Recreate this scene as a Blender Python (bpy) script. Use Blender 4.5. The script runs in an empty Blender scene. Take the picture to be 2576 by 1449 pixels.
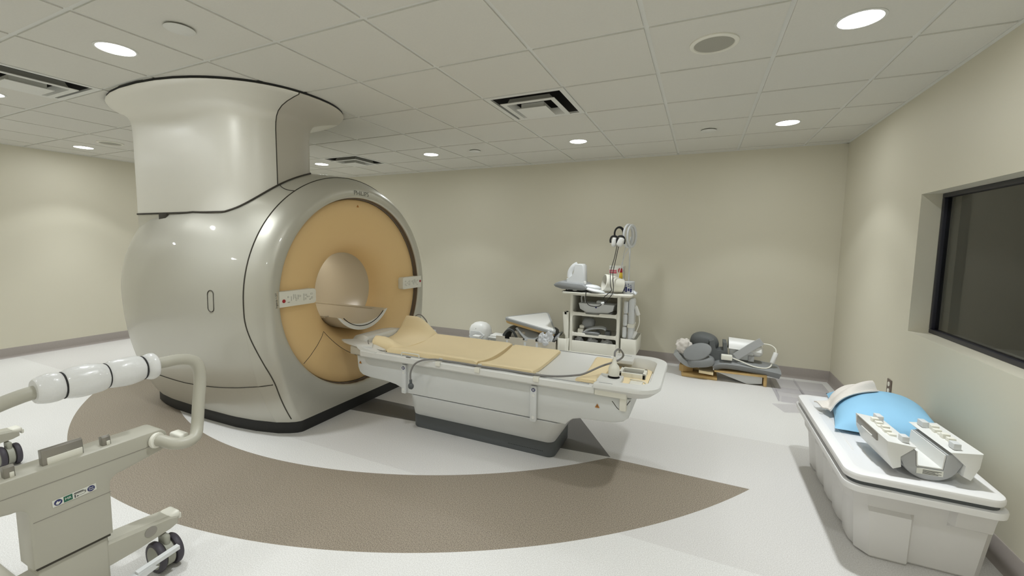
EXPOSURE = -0.29
SPOT = 34.0
AREA = 3.8
SPOTANG = 98
SPOTBL = 0.35
CORE = 115.0
COREANG = 74
LENS = 20.0
LCOL = (.93, .975, 1.0)
import bpy, bmesh, math, random
from mathutils import Vector, Matrix, noise
random.seed(7)
PI = math.pi
scene = bpy.context.scene
COL = scene.collection

# ------------------------------------------------------------ materials
def s2l(v):
    v /= 255.0
    return v / 12.92 if v <= 0.04045 else ((v + 0.055) / 1.055) ** 2.4
def rgb(r, g, b): return (s2l(r), s2l(g), s2l(b), 1.0)

def mat(name, col, rough=0.5, metal=0.0, coat=0.0, spec=0.5, var=0.04, nscale=6.0, bump=0.0, bscale=200.0, trans=0.0, coat_rough=0.05, sheen=0.0):
    m = bpy.data.materials.new(name); m.use_nodes = True
    nt = m.node_tree; b = nt.nodes['Principled BSDF']
    b.inputs['Roughness'].default_value = rough
    b.inputs['Metallic'].default_value = metal
    b.inputs['Coat Weight'].default_value = coat
    b.inputs['Coat Roughness'].default_value = coat_rough
    b.inputs['Specular IOR Level'].default_value = spec
    b.inputs['Transmission Weight'].default_value = trans
    b.inputs['Sheen Weight'].default_value = sheen
    tc = nt.nodes.new('ShaderNodeTexCoord')
    n = nt.nodes.new('ShaderNodeTexNoise'); n.inputs['Scale'].default_value = nscale; n.inputs['Detail'].default_value = 4
    nt.links.new(tc.outputs['Object'], n.inputs['Vector'])
    mr = nt.nodes.new('ShaderNodeMapRange')
    mr.inputs['To Min'].default_value = 1 - var; mr.inputs['To Max'].default_value = 1 + var
    nt.links.new(n.outputs['Fac'], mr.inputs['Value'])
    mx = nt.nodes.new('ShaderNodeVectorMath'); mx.operation = 'SCALE'
    mx.inputs[0].default_value = col[:3]
    nt.links.new(mr.outputs['Result'], mx.inputs['Scale'])
    nt.links.new(mx.outputs['Vector'], b.inputs['Base Color'])
    if bump:
        n2 = nt.nodes.new('ShaderNodeTexNoise'); n2.inputs['Scale'].default_value = bscale; n2.inputs['Detail'].default_value = 3
        nt.links.new(tc.outputs['Object'], n2.inputs['Vector'])
        bp = nt.nodes.new('ShaderNodeBump'); bp.inputs['Strength'].default_value = bump; bp.inputs['Distance'].default_value = 0.004
        nt.links.new(n2.outputs['Fac'], bp.inputs['Height'])
        nt.links.new(bp.outputs['Normal'], b.inputs['Normal'])
    return m

def emit_mat(name, col, strength):
    m = bpy.data.materials.new(name); m.use_nodes = True
    nt = m.node_tree; nt.nodes.clear()
    o = nt.nodes.new('ShaderNodeOutputMaterial'); e = nt.nodes.new('ShaderNodeEmission')
    e.inputs['Color'].default_value = col; e.inputs['Strength'].default_value = strength
    nt.links.new(e.outputs[0], o.inputs[0])
    return m

M = {}
M['wall'] = mat('wall_paint', rgb(218, 213, 194), 0.55, var=0.015, nscale=2, bump=0.06, bscale=350)
M['tile'] = mat('ceiling_tile_fissured', rgb(219, 217, 208), 0.9, var=0.03, nscale=90, bump=0.12, bscale=260)
M['grid'] = mat('ceiling_grid_enamel', rgb(224, 224, 218), 0.5)
M['cove'] = mat('vinyl_cove_base', rgb(158, 150, 144), 0.5, var=0.05, nscale=60)
M['silver'] = mat('silver_lacquer', rgb(199, 197, 186), 0.42, metal=0.52, coat=0.4, var=0.01, coat_rough=0.04)
M['pearl'] = mat('pearl_lacquer', rgb(236, 234, 225), 0.42, metal=0.2, coat=0.15, var=0.01, coat_rough=0.2)
M['duct_front'] = mat('warm_grey_lacquer', rgb(204, 199, 187), 0.48, metal=0.05, var=0.01)
M['fascia'] = mat('apricot_plastic', rgb(233, 199, 143), 0.5, var=0.015, nscale=3)
M['trim_brown'] = mat('taupe_trim', rgb(112, 98, 84), 0.5)
M['bore'] = mat('bore_grey_plastic', rgb(196, 186, 165), 0.28, var=0.01)
M['black'] = mat('black_rubber', rgb(33, 33, 33), 0.6)
M['seam'] = mat('seam_shadow_gasket', rgb(66, 62, 54), 0.8)
M['white'] = mat('white_plastic', rgb(228, 228, 224), 0.38, var=0.012)
M['white2'] = mat('cool_white_plastic', rgb(216, 218, 218), 0.4, var=0.012)
M['cream'] = mat('cream_plastic', rgb(234, 232, 220), 0.45, var=0.015)
M['tablebody'] = mat('table_body_grey_white', rgb(220, 222, 221), 0.4, var=0.012)
M['foamtan'] = mat('tan_vinyl_pad', rgb(250, 230, 187), 0.6, var=0.02, nscale=8, bump=0.08, bscale=120)
M['kick'] = mat('slate_kick_plastic', rgb(88, 92, 94), 0.5, var=0.03)
M['cable'] = mat('grey_cable_rubber', rgb(130, 128, 126), 0.5)
M['darkcable'] = mat('black_cable_rubber', rgb(30, 28, 28), 0.4)
M['greyfoam'] = mat('grey_vinyl_foam', rgb(138, 140, 140), 0.6, var=0.04, nscale=12, bump=0.1, bscale=90)
M['darkfoam'] = mat('dark_grey_vinyl_foam', rgb(100, 103, 103), 0.62, var=0.05, nscale=12, bump=0.1, bscale=90)
M['bluegrey'] = mat('blue_grey_fabric', rgb(166, 168, 167), 0.8, var=0.05, nscale=40, bump=0.15, bscale=140)
M['yfoam'] = mat('yellowed_foam', rgb(206, 174, 118), 0.8, var=0.08, nscale=20, bump=0.2, bscale=110)
M['beige'] = mat('beige_plastic', rgb(203, 196, 180), 0.55, var=0.02)
M['trolley'] = mat('trolley_putty_enamel', rgb(180, 177, 163), 0.42, var=0.012)
M['steel'] = mat('brushed_clip_steel', rgb(150, 146, 138), 0.35, metal=0.6)
M['wheel'] = mat('caster_hub_grey', rgb(165, 165, 152), 0.5)
M['tyre'] = mat('caster_tyre_rubber', rgb(70, 66, 74), 0.55)
M['foamwrap'] = mat('white_foam_wrap', rgb(226, 226, 224), 0.32, var=0.03, nscale=25, bump=0.5, bscale=38, coat=0.3)
M['blue'] = mat('light_blue_pillowcase', rgb(148, 200, 232), 0.75, var=0.03, nscale=5, bump=0.1, bscale=30)
M['towel'] = mat('white_towel_cotton', rgb(226, 220, 212), 0.9, var=0.04, nscale=30, bump=0.3, bscale=160)
M['tub'] = mat('grey_white_polyethylene', rgb(222, 220, 217), 0.5, var=0.015)
M['lid'] = mat('white_polyethylene_lid', rgb(236, 235, 234), 0.42, var=0.012)
M['coilgrey'] = mat('coil_grey_plastic', rgb(172, 173, 173), 0.45)
M['framedark'] = mat('dark_window_frame', rgb(34, 34, 44), 0.4)
M['ventdark'] = mat('duct_interior_black', rgb(66, 64, 61), 0.8)
M['bag'] = mat('translucent_plastic_bag', rgb(226, 228, 230), 0.25, trans=0.25, bump=0.6, bscale=40)
M['red'] = mat('red_stop_button', rgb(170, 30, 40), 0.35)
M['navy'] = mat('navy_label_ink', rgb(38, 44, 98), 0.5)
M['green'] = mat('green_label_ink', rgb(28, 98, 74), 0.5)
M['paper'] = mat('white_label_paper', rgb(222, 222, 212), 0.5)
M['ink'] = mat('dark_label_ink', rgb(70, 70, 68), 0.5)
M['lightink'] = mat('grey_panel_ink', rgb(178, 178, 168), 0.5)
M['logo'] = mat('grey_emblem_ink', rgb(112, 112, 102), 0.4)
M['orange'] = mat('orange_warning_ink', rgb(184, 118, 34), 0.5)
M['pink'] = mat('pink_label_ink', rgb(206, 90, 110), 0.5)
M['yellow'] = mat('yellow_plastic', rgb(226, 192, 70), 0.5)
M['control'] = mat('control_room_paint', rgb(172, 172, 164), 0.8)
M['brownplate'] = mat('brown_outlet_plate', rgb(112, 100, 90), 0.4)
M['spk'] = mat('speaker_grille_mesh', rgb(170, 168, 156), 0.7, bump=0.5, bscale=400)
M['clear'] = None

def clear_acrylic():
    m = bpy.data.materials.new('clear_acrylic'); m.use_nodes = True
    nt = m.node_tree; nt.nodes.clear()
    o = nt.nodes.new('ShaderNodeOutputMaterial'); mix = nt.nodes.new('ShaderNodeMixShader')
    t = nt.nodes.new('ShaderNodeBsdfTransparent'); t.inputs['Color'].default_value = (0.968, 0.964, 0.975, 1)
    g = nt.nodes.new('ShaderNodeBsdfGlossy'); g.inputs['Roughness'].default_value = 0.08
    lw = nt.nodes.new('ShaderNodeLayerWeight'); lw.inputs['Blend'].default_value = 0.5
    pw = nt.nodes.new('ShaderNodeMath'); pw.operation = 'POWER'; pw.inputs[1].default_value = 4.0; nt.links.new(lw.outputs['Facing'], pw.inputs[0])
    f = nt.nodes.new('ShaderNodeMath'); f.operation = 'MULTIPLY_ADD'; f.inputs[1].default_value = 0.22; f.inputs[2].default_value = .03; nt.links.new(pw.outputs[0], f.inputs[0])
    nt.links.new(f.outputs[0], mix.inputs[0]); nt.links.new(t.outputs[0], mix.inputs[1]); nt.links.new(g.outputs[0], mix.inputs[2])
    nt.links.new(mix.outputs[0], o.inputs[0])
    return m
M['clear'] = clear_acrylic()

def window_glass():
    m = bpy.data.materials.new('shielded_window_glass'); m.use_nodes = True
    nt = m.node_tree; nt.nodes.clear()
    o = nt.nodes.new('ShaderNodeOutputMaterial'); mix = nt.nodes.new('ShaderNodeMixShader')
    t = nt.nodes.new('ShaderNodeBsdfTransparent'); t.inputs['Color'].default_value = (0.7, 0.7, 0.69, 1)
    g = nt.nodes.new('ShaderNodeBsdfGlossy'); g.inputs['Roughness'].default_value = 0.03
    lw = nt.nodes.new('ShaderNodeLayerWeight'); lw.inputs['Blend'].default_value = 0.5
    pw = nt.nodes.new('ShaderNodeMath'); pw.operation = 'POWER'; pw.inputs[1].default_value = 4.0; nt.links.new(lw.outputs['Facing'], pw.inputs[0])
    f = nt.nodes.new('ShaderNodeMath'); f.operation = 'MULTIPLY_ADD'; f.inputs[1].default_value = 0.5; f.inputs[2].default_value = .085; nt.links.new(pw.outputs[0], f.inputs[0])
    nt.links.new(f.outputs[0], mix.inputs[0]); nt.links.new(t.outputs[0], mix.inputs[1]); nt.links.new(g.outputs[0], mix.inputs[2])
    nt.links.new(mix.outputs[0], o.inputs[0])
    return m
M['glass'] = window_glass()

def floor_mat():
    m = bpy.data.materials.new('sheet_vinyl_floor'); m.use_nodes = True
    nt = m.node_tree; L = nt.links.new; b = nt.nodes['Principled BSDF']
    b.inputs['Roughness'].default_value = 0.5
    tc = nt.nodes.new('ShaderNodeTexCoord'); sep = nt.nodes.new('ShaderNodeSeparateXYZ'); L(tc.outputs['Object'], sep.inputs[0])
    def math_(op, a, c=None):
        n = nt.nodes.new('ShaderNodeMath'); n.operation = op
        for k, v in enumerate((a, c)):
            if v is None: continue
            if isinstance(v, (int, float)): n.inputs[k].default_value = v
            else: L(v, n.inputs[k])
        return n.outputs[0]
    X, Y = sep.outputs[0], sep.outputs[1]
    dx = math_('SUBTRACT', X, -1.27); dy = math_('SUBTRACT', Y, 3.85)
    d = math_('SQRT', math_('ADD', math_('MULTIPLY', dx, dx), math_('MULTIPLY', dy, dy)))
    ring = math_('MULTIPLY', math_('MULTIPLY', math_('LESS_THAN', d, 3.76), math_('GREATER_THAN', d, 3.105)), math_('LESS_THAN', Y, 1.752))
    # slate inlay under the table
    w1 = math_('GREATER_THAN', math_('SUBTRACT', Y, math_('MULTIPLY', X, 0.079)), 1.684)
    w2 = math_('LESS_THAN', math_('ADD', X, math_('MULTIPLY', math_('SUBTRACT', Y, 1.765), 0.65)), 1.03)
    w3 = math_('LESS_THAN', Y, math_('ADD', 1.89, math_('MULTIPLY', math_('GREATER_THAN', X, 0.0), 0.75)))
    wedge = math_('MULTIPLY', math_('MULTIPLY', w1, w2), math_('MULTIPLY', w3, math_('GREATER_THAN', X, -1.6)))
    band = math_('MULTIPLY', math_('GREATER_THAN', Y, 1.02), math_('LESS_THAN', Y, 2.5))
    n = nt.nodes.new('ShaderNodeTexNoise'); n.inputs['Scale'].default_value = 210; n.inputs['Detail'].default_value = 2.0
    L(tc.outputs['Object'], n.inputs['Vector'])
    def ramp(a, c, lo=0.36, hi=0.64):
        r = nt.nodes.new('ShaderNodeValToRGB'); r.color_ramp.elements[0].position = lo; r.color_ramp.elements[1].position = hi
        r.color_ramp.elements[0].color = a; r.color_ramp.elements[1].color = c; L(n.outputs['Fac'], r.inputs[0]); return r.outputs[0]
    light = ramp(rgb(206, 204, 200), rgb(227, 226, 223))
    light2 = ramp(rgb(198, 195, 191), rgb(218, 216, 213))
    brown = ramp(rgb(112, 102, 90), rgb(162, 151, 134))
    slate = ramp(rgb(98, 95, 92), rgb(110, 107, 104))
    def mix(f, a, c):
        x = nt.nodes.new('ShaderNodeMix'); x.data_type = 'RGBA'; L(f, x.inputs[0]); L(a, x.inputs[6]); L(c, x.inputs[7]); return x.outputs[2]
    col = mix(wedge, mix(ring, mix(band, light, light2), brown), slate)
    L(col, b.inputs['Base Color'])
    n2 = nt.nodes.new('ShaderNodeTexNoise'); n2.inputs['Scale'].default_value = 90; L(tc.outputs['Object'], n2.inputs['Vector'])
    bp = nt.nodes.new('ShaderNodeBump'); bp.inputs['Strength'].default_value = 0.03; bp.inputs['Distance'].default_value = 0.002
    L(n2.outputs['Fac'], bp.inputs['Height']); L(bp.outputs['Normal'], b.inputs['Normal'])
    return m
M['floor'] = floor_mat()

# ------------------------------------------------------------ helpers
ORG = {}
def link(o): COL.objects.link(o); return o
def tag(o, label=None, cat=None, group=None, kind=None):
    if label: o['label'] = label
    if cat: o['category'] = cat
    if group: o['group'] = group
    if kind: o['kind'] = kind
    return o
def thing(name, label, cat, loc=(0, 0, 0), group=None):
    o = bpy.data.objects.new(name, None); link(o); o.location = loc; o.empty_display_size = 0.1
    ORG[o.name] = Vector(loc)
    return tag(o, label, cat, group)
def obj(name, bm, m, parent=None, smooth=True, angle=40, local=False, label=None):
    """link bm (world coordinates unless local) as one mesh object under parent"""
    bmesh.ops.recalc_face_normals(bm, faces=bm.faces[:])
    if parent is not None and not local:
        bmesh.ops.translate(bm, verts=bm.verts[:], vec=-ORG[parent.name])
    me = bpy.data.meshes.new(name); bm.to_mesh(me); bm.free()
    if smooth:
        for p in me.polygons: p.use_smooth = True
        me.set_sharp_from_angle(angle=math.radians(angle))
    me.materials.append(m)
    o = bpy.data.objects.new(name, me); link(o)
    if parent is not None:
        o.parent = parent; ORG[o.name] = ORG[parent.name]
    else:
        ORG[o.name] = Vector((0, 0, 0))
    if label: o['label'] = label
    return o
def solo(name, bm, m, label, cat, group=None, **k):
    """a thing that is one mesh; its origin goes to the middle of its base"""
    lo = Vector((min(v.co[i] for v in bm.verts) for i in range(3))); hi = Vector((max(v.co[i] for v in bm.verts) for i in range(3)))
    org = Vector(((lo.x + hi.x) / 2, (lo.y + hi.y) / 2, lo.z))
    bmesh.ops.translate(bm, verts=bm.verts[:], vec=-org)
    o = obj(name, bm, m, None, **k); o.location = org; ORG[o.name] = org
    return tag(o, label, cat, group)
def struct(name, bm, m, parent=None, **k):
    o = obj(name, bm, m, parent, **k)
    if parent is None: o['kind'] = 'structure'
    return o
def dup(root, loc, label=None, name=None):
    r = root.copy(); link(r); r.location = loc
    if label: r['label'] = label
    for ch in list(root.children):
        c = ch.copy(); link(c); c.parent = r
        for g in list(ch.children):
            d = g.copy(); link(d); d.parent = c
    return r
def B(): return bmesh.new()
I4 = Matrix.Identity(4)
def T(x, y, z): return Matrix.Translation((x, y, z))
def RX(a): return Matrix.Rotation(math.radians(a), 4, 'X')
def RY(a): return Matrix.Rotation(math.radians(a), 4, 'Y')
def RZ(a): return Matrix.Rotation(math.radians(a), 4, 'Z')
def loft(bm, rings, cap=True, closed=True, cap0=None, cap1=None):
    vs = [[bm.verts.new(p) for p in r] for r in rings]
    n = len(vs[0])
    for a, b in zip(vs, vs[1:]):
        for i in range(n if closed else n - 1):
            j = (i + 1) % n
            try: bm.faces.new((a[i], a[j], b[j], b[i]))
            except ValueError: pass
    c0 = cap if cap0 is None else cap0; c1 = cap if cap1 is None else cap1
    if closed and c0: bm.faces.new(vs[0][::-1])
    if closed and c1: bm.faces.new(vs[-1])
    return vs
def rrect(cx, cy, hx, hy, r, n=5):
    r = min(r, hx - 1e-4, hy - 1e-4); pts = []
    for sx, sy, a0 in ((1, 1, 0), (-1, 1, 90), (-1, -1, 180), (1, -1, 270)):
        for k in range(n + 1):
            a = math.radians(a0 + 90 * k / n)
            pts.append((cx + sx * (hx - r) + r * math.cos(a), cy + sy * (hy - r) + r * math.sin(a)))
    return pts
def box(bm, x0, x1, y0, y1, z0, z1, r=0.0, mtx=None, n=3):
    """box between two corners with softened edges"""
    cx, cy, cz = (x0 + x1) / 2, (y0 + y1) / 2, (z0 + z1) / 2
    hx, hy, hz = abs(x1 - x0) / 2, abs(y1 - y0) / 2, abs(z1 - z0) / 2
    mtx = mtx or I4
    if r <= 0:
        rings = [[(cx - hx, cy - hy, z), (cx + hx, cy - hy, z), (cx + hx, cy + hy, z), (cx - hx, cy + hy, z)] for z in (cz - hz, cz + hz)]
    else:
        r = min(r, hx * .98, hy * .98, hz * .98); rings = []
        for s in (-1, 1):
            for k in range(n + 1):
                a = PI / 2 * (k / n if s > 0 else 1 - k / n)
                ins = r * (1 - math.cos(a)); z = cz + s * (hz - r + r * math.sin(a))
                rings.append([(x, y, z) for x, y in rrect(cx, cy, hx - ins, hy - ins, max(r - ins, 0.0004), n)])
    loft(bm, [[mtx @ Vector(p) for p in rg] for rg in rings])
def prism(bm, pts, h0, h1, mtx=None, bev=0.0):
    """polygon pts (u,v) extruded along w from h0 to h1; mtx maps (u,v,w) to the world"""
    mtx = mtx or I4
    def inset(d):
        c = Vector((sum(p[0] for p in pts) / len(pts), sum(p[1] for p in pts) / len(pts))); out = []
        n = len(pts)
        area = sum(pts[i][0] * pts[(i + 1) % n][1] - pts[(i + 1) % n][0] * pts[i][1] for i in range(n))
        sgn = 1 if area > 0 else -1
        for i in range(n):
            a, b, c2 = Vector(pts[i - 1][:2]), Vector(pts[i][:2]), Vector(pts[(i + 1) % n][:2])
            d1, d2 = (b - a).normalized(), (c2 - b).normalized()
            n1 = Vector((-d1.y, d1.x)) * sgn; n2 = Vector((-d2.y, d2.x)) * sgn
            nn = (n1 + n2)
            if nn.length < 1e-6: nn = n1
            nn.normalize(); k = max(0.4, nn.dot(n1)); out.append(b + nn * d / k)
        return out
    if bev > 0:
        levels = [(h0, bev), (h0 + bev * .3, bev * .3), (h0 + bev, 0), (h1 - bev, 0), (h1 - bev * .3, bev * .3), (h1, bev)]
    else: levels = [(h0, 0), (h1, 0)]
    loft(bm, [[mtx @ Vector((p[0], p[1], h)) for p in (inset(d) if d else pts)] for h, d in levels])
def smooth_path(pts, sub=6, closed=False):
    P = [Vector(p) for p in pts]; out = []; n = len(P)
    for i in range(n if closed else n - 1):
        p0, p1, p2, p3 = (P[(i - 1) % n], P[i], P[(i + 1) % n], P[(i + 2) % n]) if closed else (P[max(i - 1, 0)], P[i], P[i + 1], P[min(i + 2, n - 1)])
        for k in range(sub):
            t = k / sub
            out.append(0.5 * ((2 * p1) + (-p0 + p2) * t + (2 * p0 - 5 * p1 + 4 * p2 - p3) * t * t + (-p0 + 3 * p1 - 3 * p2 + p3) * t ** 3))
    if not closed: out.append(P[-1])
    return out
def tube(bm, pts, r, n=8, sub=0, closed=False, flat=1.0):
    P = smooth_path(pts, sub, closed) if sub else [Vector(p) for p in pts]
    m = len(P); rings = []; up = None
    for i, p in enumerate(P):
        if closed: t = (P[(i + 1) % m] - P[i - 1])
        else: t = (P[min(i + 1, m - 1)] - P[max(i - 1, 0)])
        if t.length < 1e-9: t = Vector((0, 0, 1))
        t.normalize()
        if up is None: up = Vector((0, 0, 1)) if abs(t.z) < 0.9 else Vector((1, 0, 0))
        up = up - t * up.dot(t)
        if up.length < 1e-6: up = t.orthogonal()
        up.normalize(); s = t.cross(up)
        rr = r[i * len(r) // m] if isinstance(r, (list, tuple)) else r
        rings.append([p + (up * math.sin(2 * PI * k / n) * flat + s * math.cos(2 * PI * k / n)) * rr for k in range(n)])
    if closed: rings.append(rings[0]); 
    vs = [[bm.verts.new(q) for q in rg] for rg in (rings[:-1] if closed else rings)]
    if closed: vs.append(vs[0])
    for a, b in zip(vs, vs[1:]):
        for i in range(n):
            j = (i + 1) % n; bm.faces.new((a[i], a[j], b[j], b[i]))
    if not closed: bm.faces.new(vs[0][::-1]); bm.faces.new(vs[-1])
def lathe(bm, prof, n=32, mtx=None, cap=True):
    """profile of (radius, height) about local Z"""
    mtx = mtx or I4
    loft(bm, [[mtx @ Vector((max(r, 1e-4) * math.cos(2 * PI * k / n), max(r, 1e-4) * math.sin(2 * PI * k / n), z)) for k in range(n)] for r, z in prof], cap=cap)
def blob(bm, c, rad, seed=0, amp=0.15, freq=2.0, mtx=None, sub=4, sq=1.0):
    t = bmesh.new(); bmesh.ops.create_icosphere(t, subdivisions=sub, radius=1)
    mtx = mtx or I4
    mp = {}
    for v in t.verts:
        d = v.co.normalized()
        k = 1 + amp * noise.noise(d * freq + Vector((seed * 7.3, seed * 3.1, seed)))
        q = Vector([math.copysign(abs(x) ** sq, x) for x in d])
        mp[v] = bm.verts.new(Vector(c) + (mtx @ Vector((q.x * rad[0] * k, q.y * rad[1] * k, q.z * rad[2] * k))))
    for f in t.faces: bm.faces.new([mp[v] for v in f.verts])
    t.free()
def sheet(bm, f, nu, nv, th=0.0, bot=None):
    """grid f(u,v) with thickness th (downwards by default)"""
    top = [[Vector(f(i / nu, j / nv)) for j in range(nv + 1)] for i in range(nu + 1)]
    def N(i, j):
        a = top[min(i + 1, nu)][j] - top[max(i - 1, 0)][j]; b = top[i][min(j + 1, nv)] - top[i][max(j - 1, 0)]
        n = a.cross(b); return n.normalized() if n.length > 1e-9 else Vector((0, 0, 1))
    A = [[bm.verts.new(p) for p in r] for r in top]
    Bv = [[bm.verts.new(bot(top[i][j]) if bot else top[i][j] - N(i, j) * th) for j in range(nv + 1)] for i in range(nu + 1)]
    for i in range(nu):
        for j in range(nv):
            bm.faces.new((A[i][j], A[i + 1][j], A[i + 1][j + 1], A[i][j + 1]))
            bm.faces.new((Bv[i][j], Bv[i][j + 1], Bv[i + 1][j + 1], Bv[i + 1][j]))
    for i in range(nu):
        bm.faces.new((A[i][0], Bv[i][0], Bv[i + 1][0], A[i + 1][0])); bm.faces.new((A[i][nv], A[i + 1][nv], Bv[i + 1][nv], Bv[i][nv]))
    for j in range(nv):
        bm.faces.new((A[0][j], A[0][j + 1], Bv[0][j + 1], Bv[0][j])); bm.faces.new((A[nu][j], Bv[nu][j], Bv[nu][j + 1], A[nu][j + 1]))
def text(name, s, size, mtx, m, parent, squeeze=1.0):
    cu = bpy.data.curves.new(name, 'FONT'); cu.body = s; cu.size = size; cu.align_x = 'CENTER'; cu.align_y = 'CENTER'; cu.extrude = 0.0006
    t = bpy.data.objects.new(name + '_tmp', cu); link(t)
    me = bpy.data.meshes.new_from_object(t.evaluated_get(bpy.context.evaluated_depsgraph_get()))
    bpy.data.objects.remove(t); bpy.data.curves.remove(cu)
    me.name = name
    me.transform(mtx @ Matrix.Diagonal((squeeze, 1, 1, 1)))
    if parent is not None: me.transform(Matrix.Translation(-ORG[parent.name]))
    me.materials.clear(); me.materials.append(m)
    o = bpy.data.objects.new(name, me); link(o); o.parent = parent
    if parent is not None: ORG[o.name] = ORG[parent.name]
    return o
def cyl(bm, p0, p1, r, n=16, bev=0.0):
    p0, p1 = Vector(p0), Vector(p1); d = p1 - p0; L = d.length
    q = d.to_track_quat('Z', 'Y').to_matrix().to_4x4(); q.translation = p0
    prof = [(r, 0), (r, L)] if not bev else [(r - bev, 0), (r - bev * .3, bev * .3), (r, bev), (r, L - bev), (r - bev * .3, L - bev * .3), (r - bev, L)]
    lathe(bm, prof, n, q)
# ------------------------------------------------------------ camera
H = 2.4906
cam = bpy.data.cameras.new('camera'); cam_o = bpy.data.objects.new('camera', cam); link(cam_o)
cam.sensor_width = 36; cam.sensor_fit = 'HORIZONTAL'; cam.lens = 1061.3 / 2576 * 36
cam.shift_x = 13.51 / 2576; cam.shift_y = -18.57 / 2576; cam.clip_start = 0.05
def rod(r):
    v = Vector(r); return Matrix.Rotation(v.length, 3, v.normalized())
Rm = rod((0.0863, 0.4306, 0.0328)) @ Matrix(((1, 0, 0), (0, 0, -1), (0, 1, 0)))
right, down, fwd = Vector(Rm[0]), Vector(Rm[1]), Vector(Rm[2])
mw = Matrix((right, -down, -fwd)).transposed().to_4x4(); mw.translation = (1.5184, -1.0216, H - 1.0516)
cam_o.matrix_world = mw
scene.camera = cam_o
scene.view_settings.view_transform = 'Standard'; scene.view_settings.look = 'None'
scene.view_settings.gamma = 1.0; scene.view_settings.use_curve_mapping = False
scene.view_settings.exposure = EXPOSURE

# ------------------------------------------------------------ room shell
XL, XR, YB, YF = -5.8424, 2.8252, 4.4082, -2.6
TT = 0.15
b = B(); box(b, XL - TT, XR + TT, YF - TT, YB + TT, -0.1, 0); struct('floor', b, M['floor'], smooth=False)
b = B(); box(b, XL - TT, XR + TT, YB, YB + TT, 0, H + .1); struct('wall_back', b, M['wall'], smooth=False)
b = B(); box(b, XL - TT, XL, YF, YB, 0, H + .1); struct('wall_left', b, M['wall'], smooth=False)
b = B(); box(b, XL - TT, XR + TT, YF - TT, YF, 0, H + .1); struct('wall_front', b, M['wall'], smooth=False)
WY0, WY1, WZ0, WZ1 = 0.55, 2.70, 0.874, 1.793
b = B()
box(b, XR, XR + .2, YF, WY0, 0, H + .1); box(b, XR, XR + .2, WY1, YB, 0, H + .1)
box(b, XR, XR + .2, WY0, WY1, 0, WZ0); box(b, XR, XR + .2, WY0, WY1, WZ1, H + .1)
struct('wall_right', b, M['wall'], smooth=False)
# control-room window
FX = XR + .105
w = B()
fw = .028
for (y0, y1, z0, z1) in ((WY0, WY1, WZ1 - fw, WZ1), (WY0, WY1, WZ0, WZ0 + fw), (WY0, WY0 + fw, WZ0 + fw, WZ1 - fw), (WY1 - fw, WY1, WZ0 + fw, WZ1 - fw)):
    box(w, FX, FX + .05, y0, y1, z0, z1, .004)
win = struct('window_1', w, M['framedark'])
g = B(); box(g, FX + .02, FX + .028, WY0 + fw, WY1 - fw, WZ0 + fw, WZ1 - fw); struct('window_pane', g, M['glass'], win, smooth=False)
b = B()
cx1 = XR + 1.9
box(b, cx1, cx1 + .1, YF, YB, 0, H); box(b, XR + .2, cx1, YB - .8, YB - .7, 0, H); box(b, XR + .2, cx1, YF, YF + .1, 0, H)
box(b, XR + .2, cx1 + .1, YF, YB, H, H + .1); box(b, XR + .2, cx1 + .1, YF, YB, -.1, 0)
struct('wall_control_room', b, M['control'], smooth=False)
b = B(); box(b, XR + .9, XR + 1.15, 3.05, 3.3, 0, H); struct('trim_pillar', b, M['control'], smooth=False)
d = B(); box(d, XR + .3, XR + .9, .9, 2.5, .80, .84, .01); box(d, XR + .85, XR + .9, .9, 2.5, .003, .80); box(d, XR + .45, XR + .50, 1.5, 2.0, .84, 1.18, .01); 
solo('control_desk', d, M['control'], 'dim desk with a monitor in the dark room beyond the window', 'desk')
# cove base
CH = .118
def cove(name, x0, y0, x1, y1, nx, ny):
    b = B(); prof = [(0, 0), (.022, 0), (.012, .008), (.006, .03), (.005, CH - .004), (0.002, CH), (0, CH)]
    loft(b, [[(x + nx * p, y + ny * p, z) for p, z in prof] for x, y in ((x0, y0), (x1, y1))])
    struct(name, b, M['cove'])
cove('baseboard_back', XL, YB, XR, YB, 0, -1); cove('baseboard_left', XL, YF, XL, YB, 1, 0); cove('baseboard_right', XR, YF, XR, YB, -1, 0); cove('baseboard_front', XL, YF, XR, YF, 0, 1)
# wall angle under the ceiling
b = B()
box(b, XL, XR, YB - .022, YB, H - .004, H + .02); box(b, XR - .022, XR, YF, YB, H - .004, H + .02); box(b, XL, XL + .022, YF, YB, H - .004, H + .02); box(b, XL, XR, YF, YF + .022, H - .004, H + .02)
struct('trim_1', b, M['grid'], smooth=False)

# ------------------------------------------------------------ ceiling
CELL = .61
vents = {(0, 3): 'supply air diffuser in the ceiling above the far end of the table', (-5, 5): 'small-looking air diffuser in the ceiling just right of the duct', (-5, 0): 'air diffuser in the ceiling left of the round duct collar'}
ceil = B(); gap = .012
i0, i1 = math.floor(XL / CELL), math.ceil(XR / CELL); j0, j1 = math.floor(YF / CELL), math.ceil(YB / CELL)
for i in range(i0, i1):
    for j in range(j0, j1):
        if (i, j) in vents: continue
        x0, x1 = max(i * CELL + gap, XL + .02), min((i + 1) * CELL - gap, XR - .022); y0, y1 = max(j * CELL + gap, YF + .02), min((j + 1) * CELL - gap, YB - .022)
        if x1 - x0 < .02 or y1 - y0 < .02: continue
        box(ceil, x0, x1, y0, y1, H, H + .02)
c = struct('ceiling', ceil, M['tile'], smooth=False)
b = B()
for i in range(i0, i1 + 1):
    x = i * CELL
    if XL < x < XR: box(b, x - .012, x + .012, YF, YB, H + .007, H + .02)
for j in range(j0, j1 + 1):
    y = j * CELL
    if YF < y < YB: box(b, XL, XR, y - .012, y + .012, H + .0072, H + .02)
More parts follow.
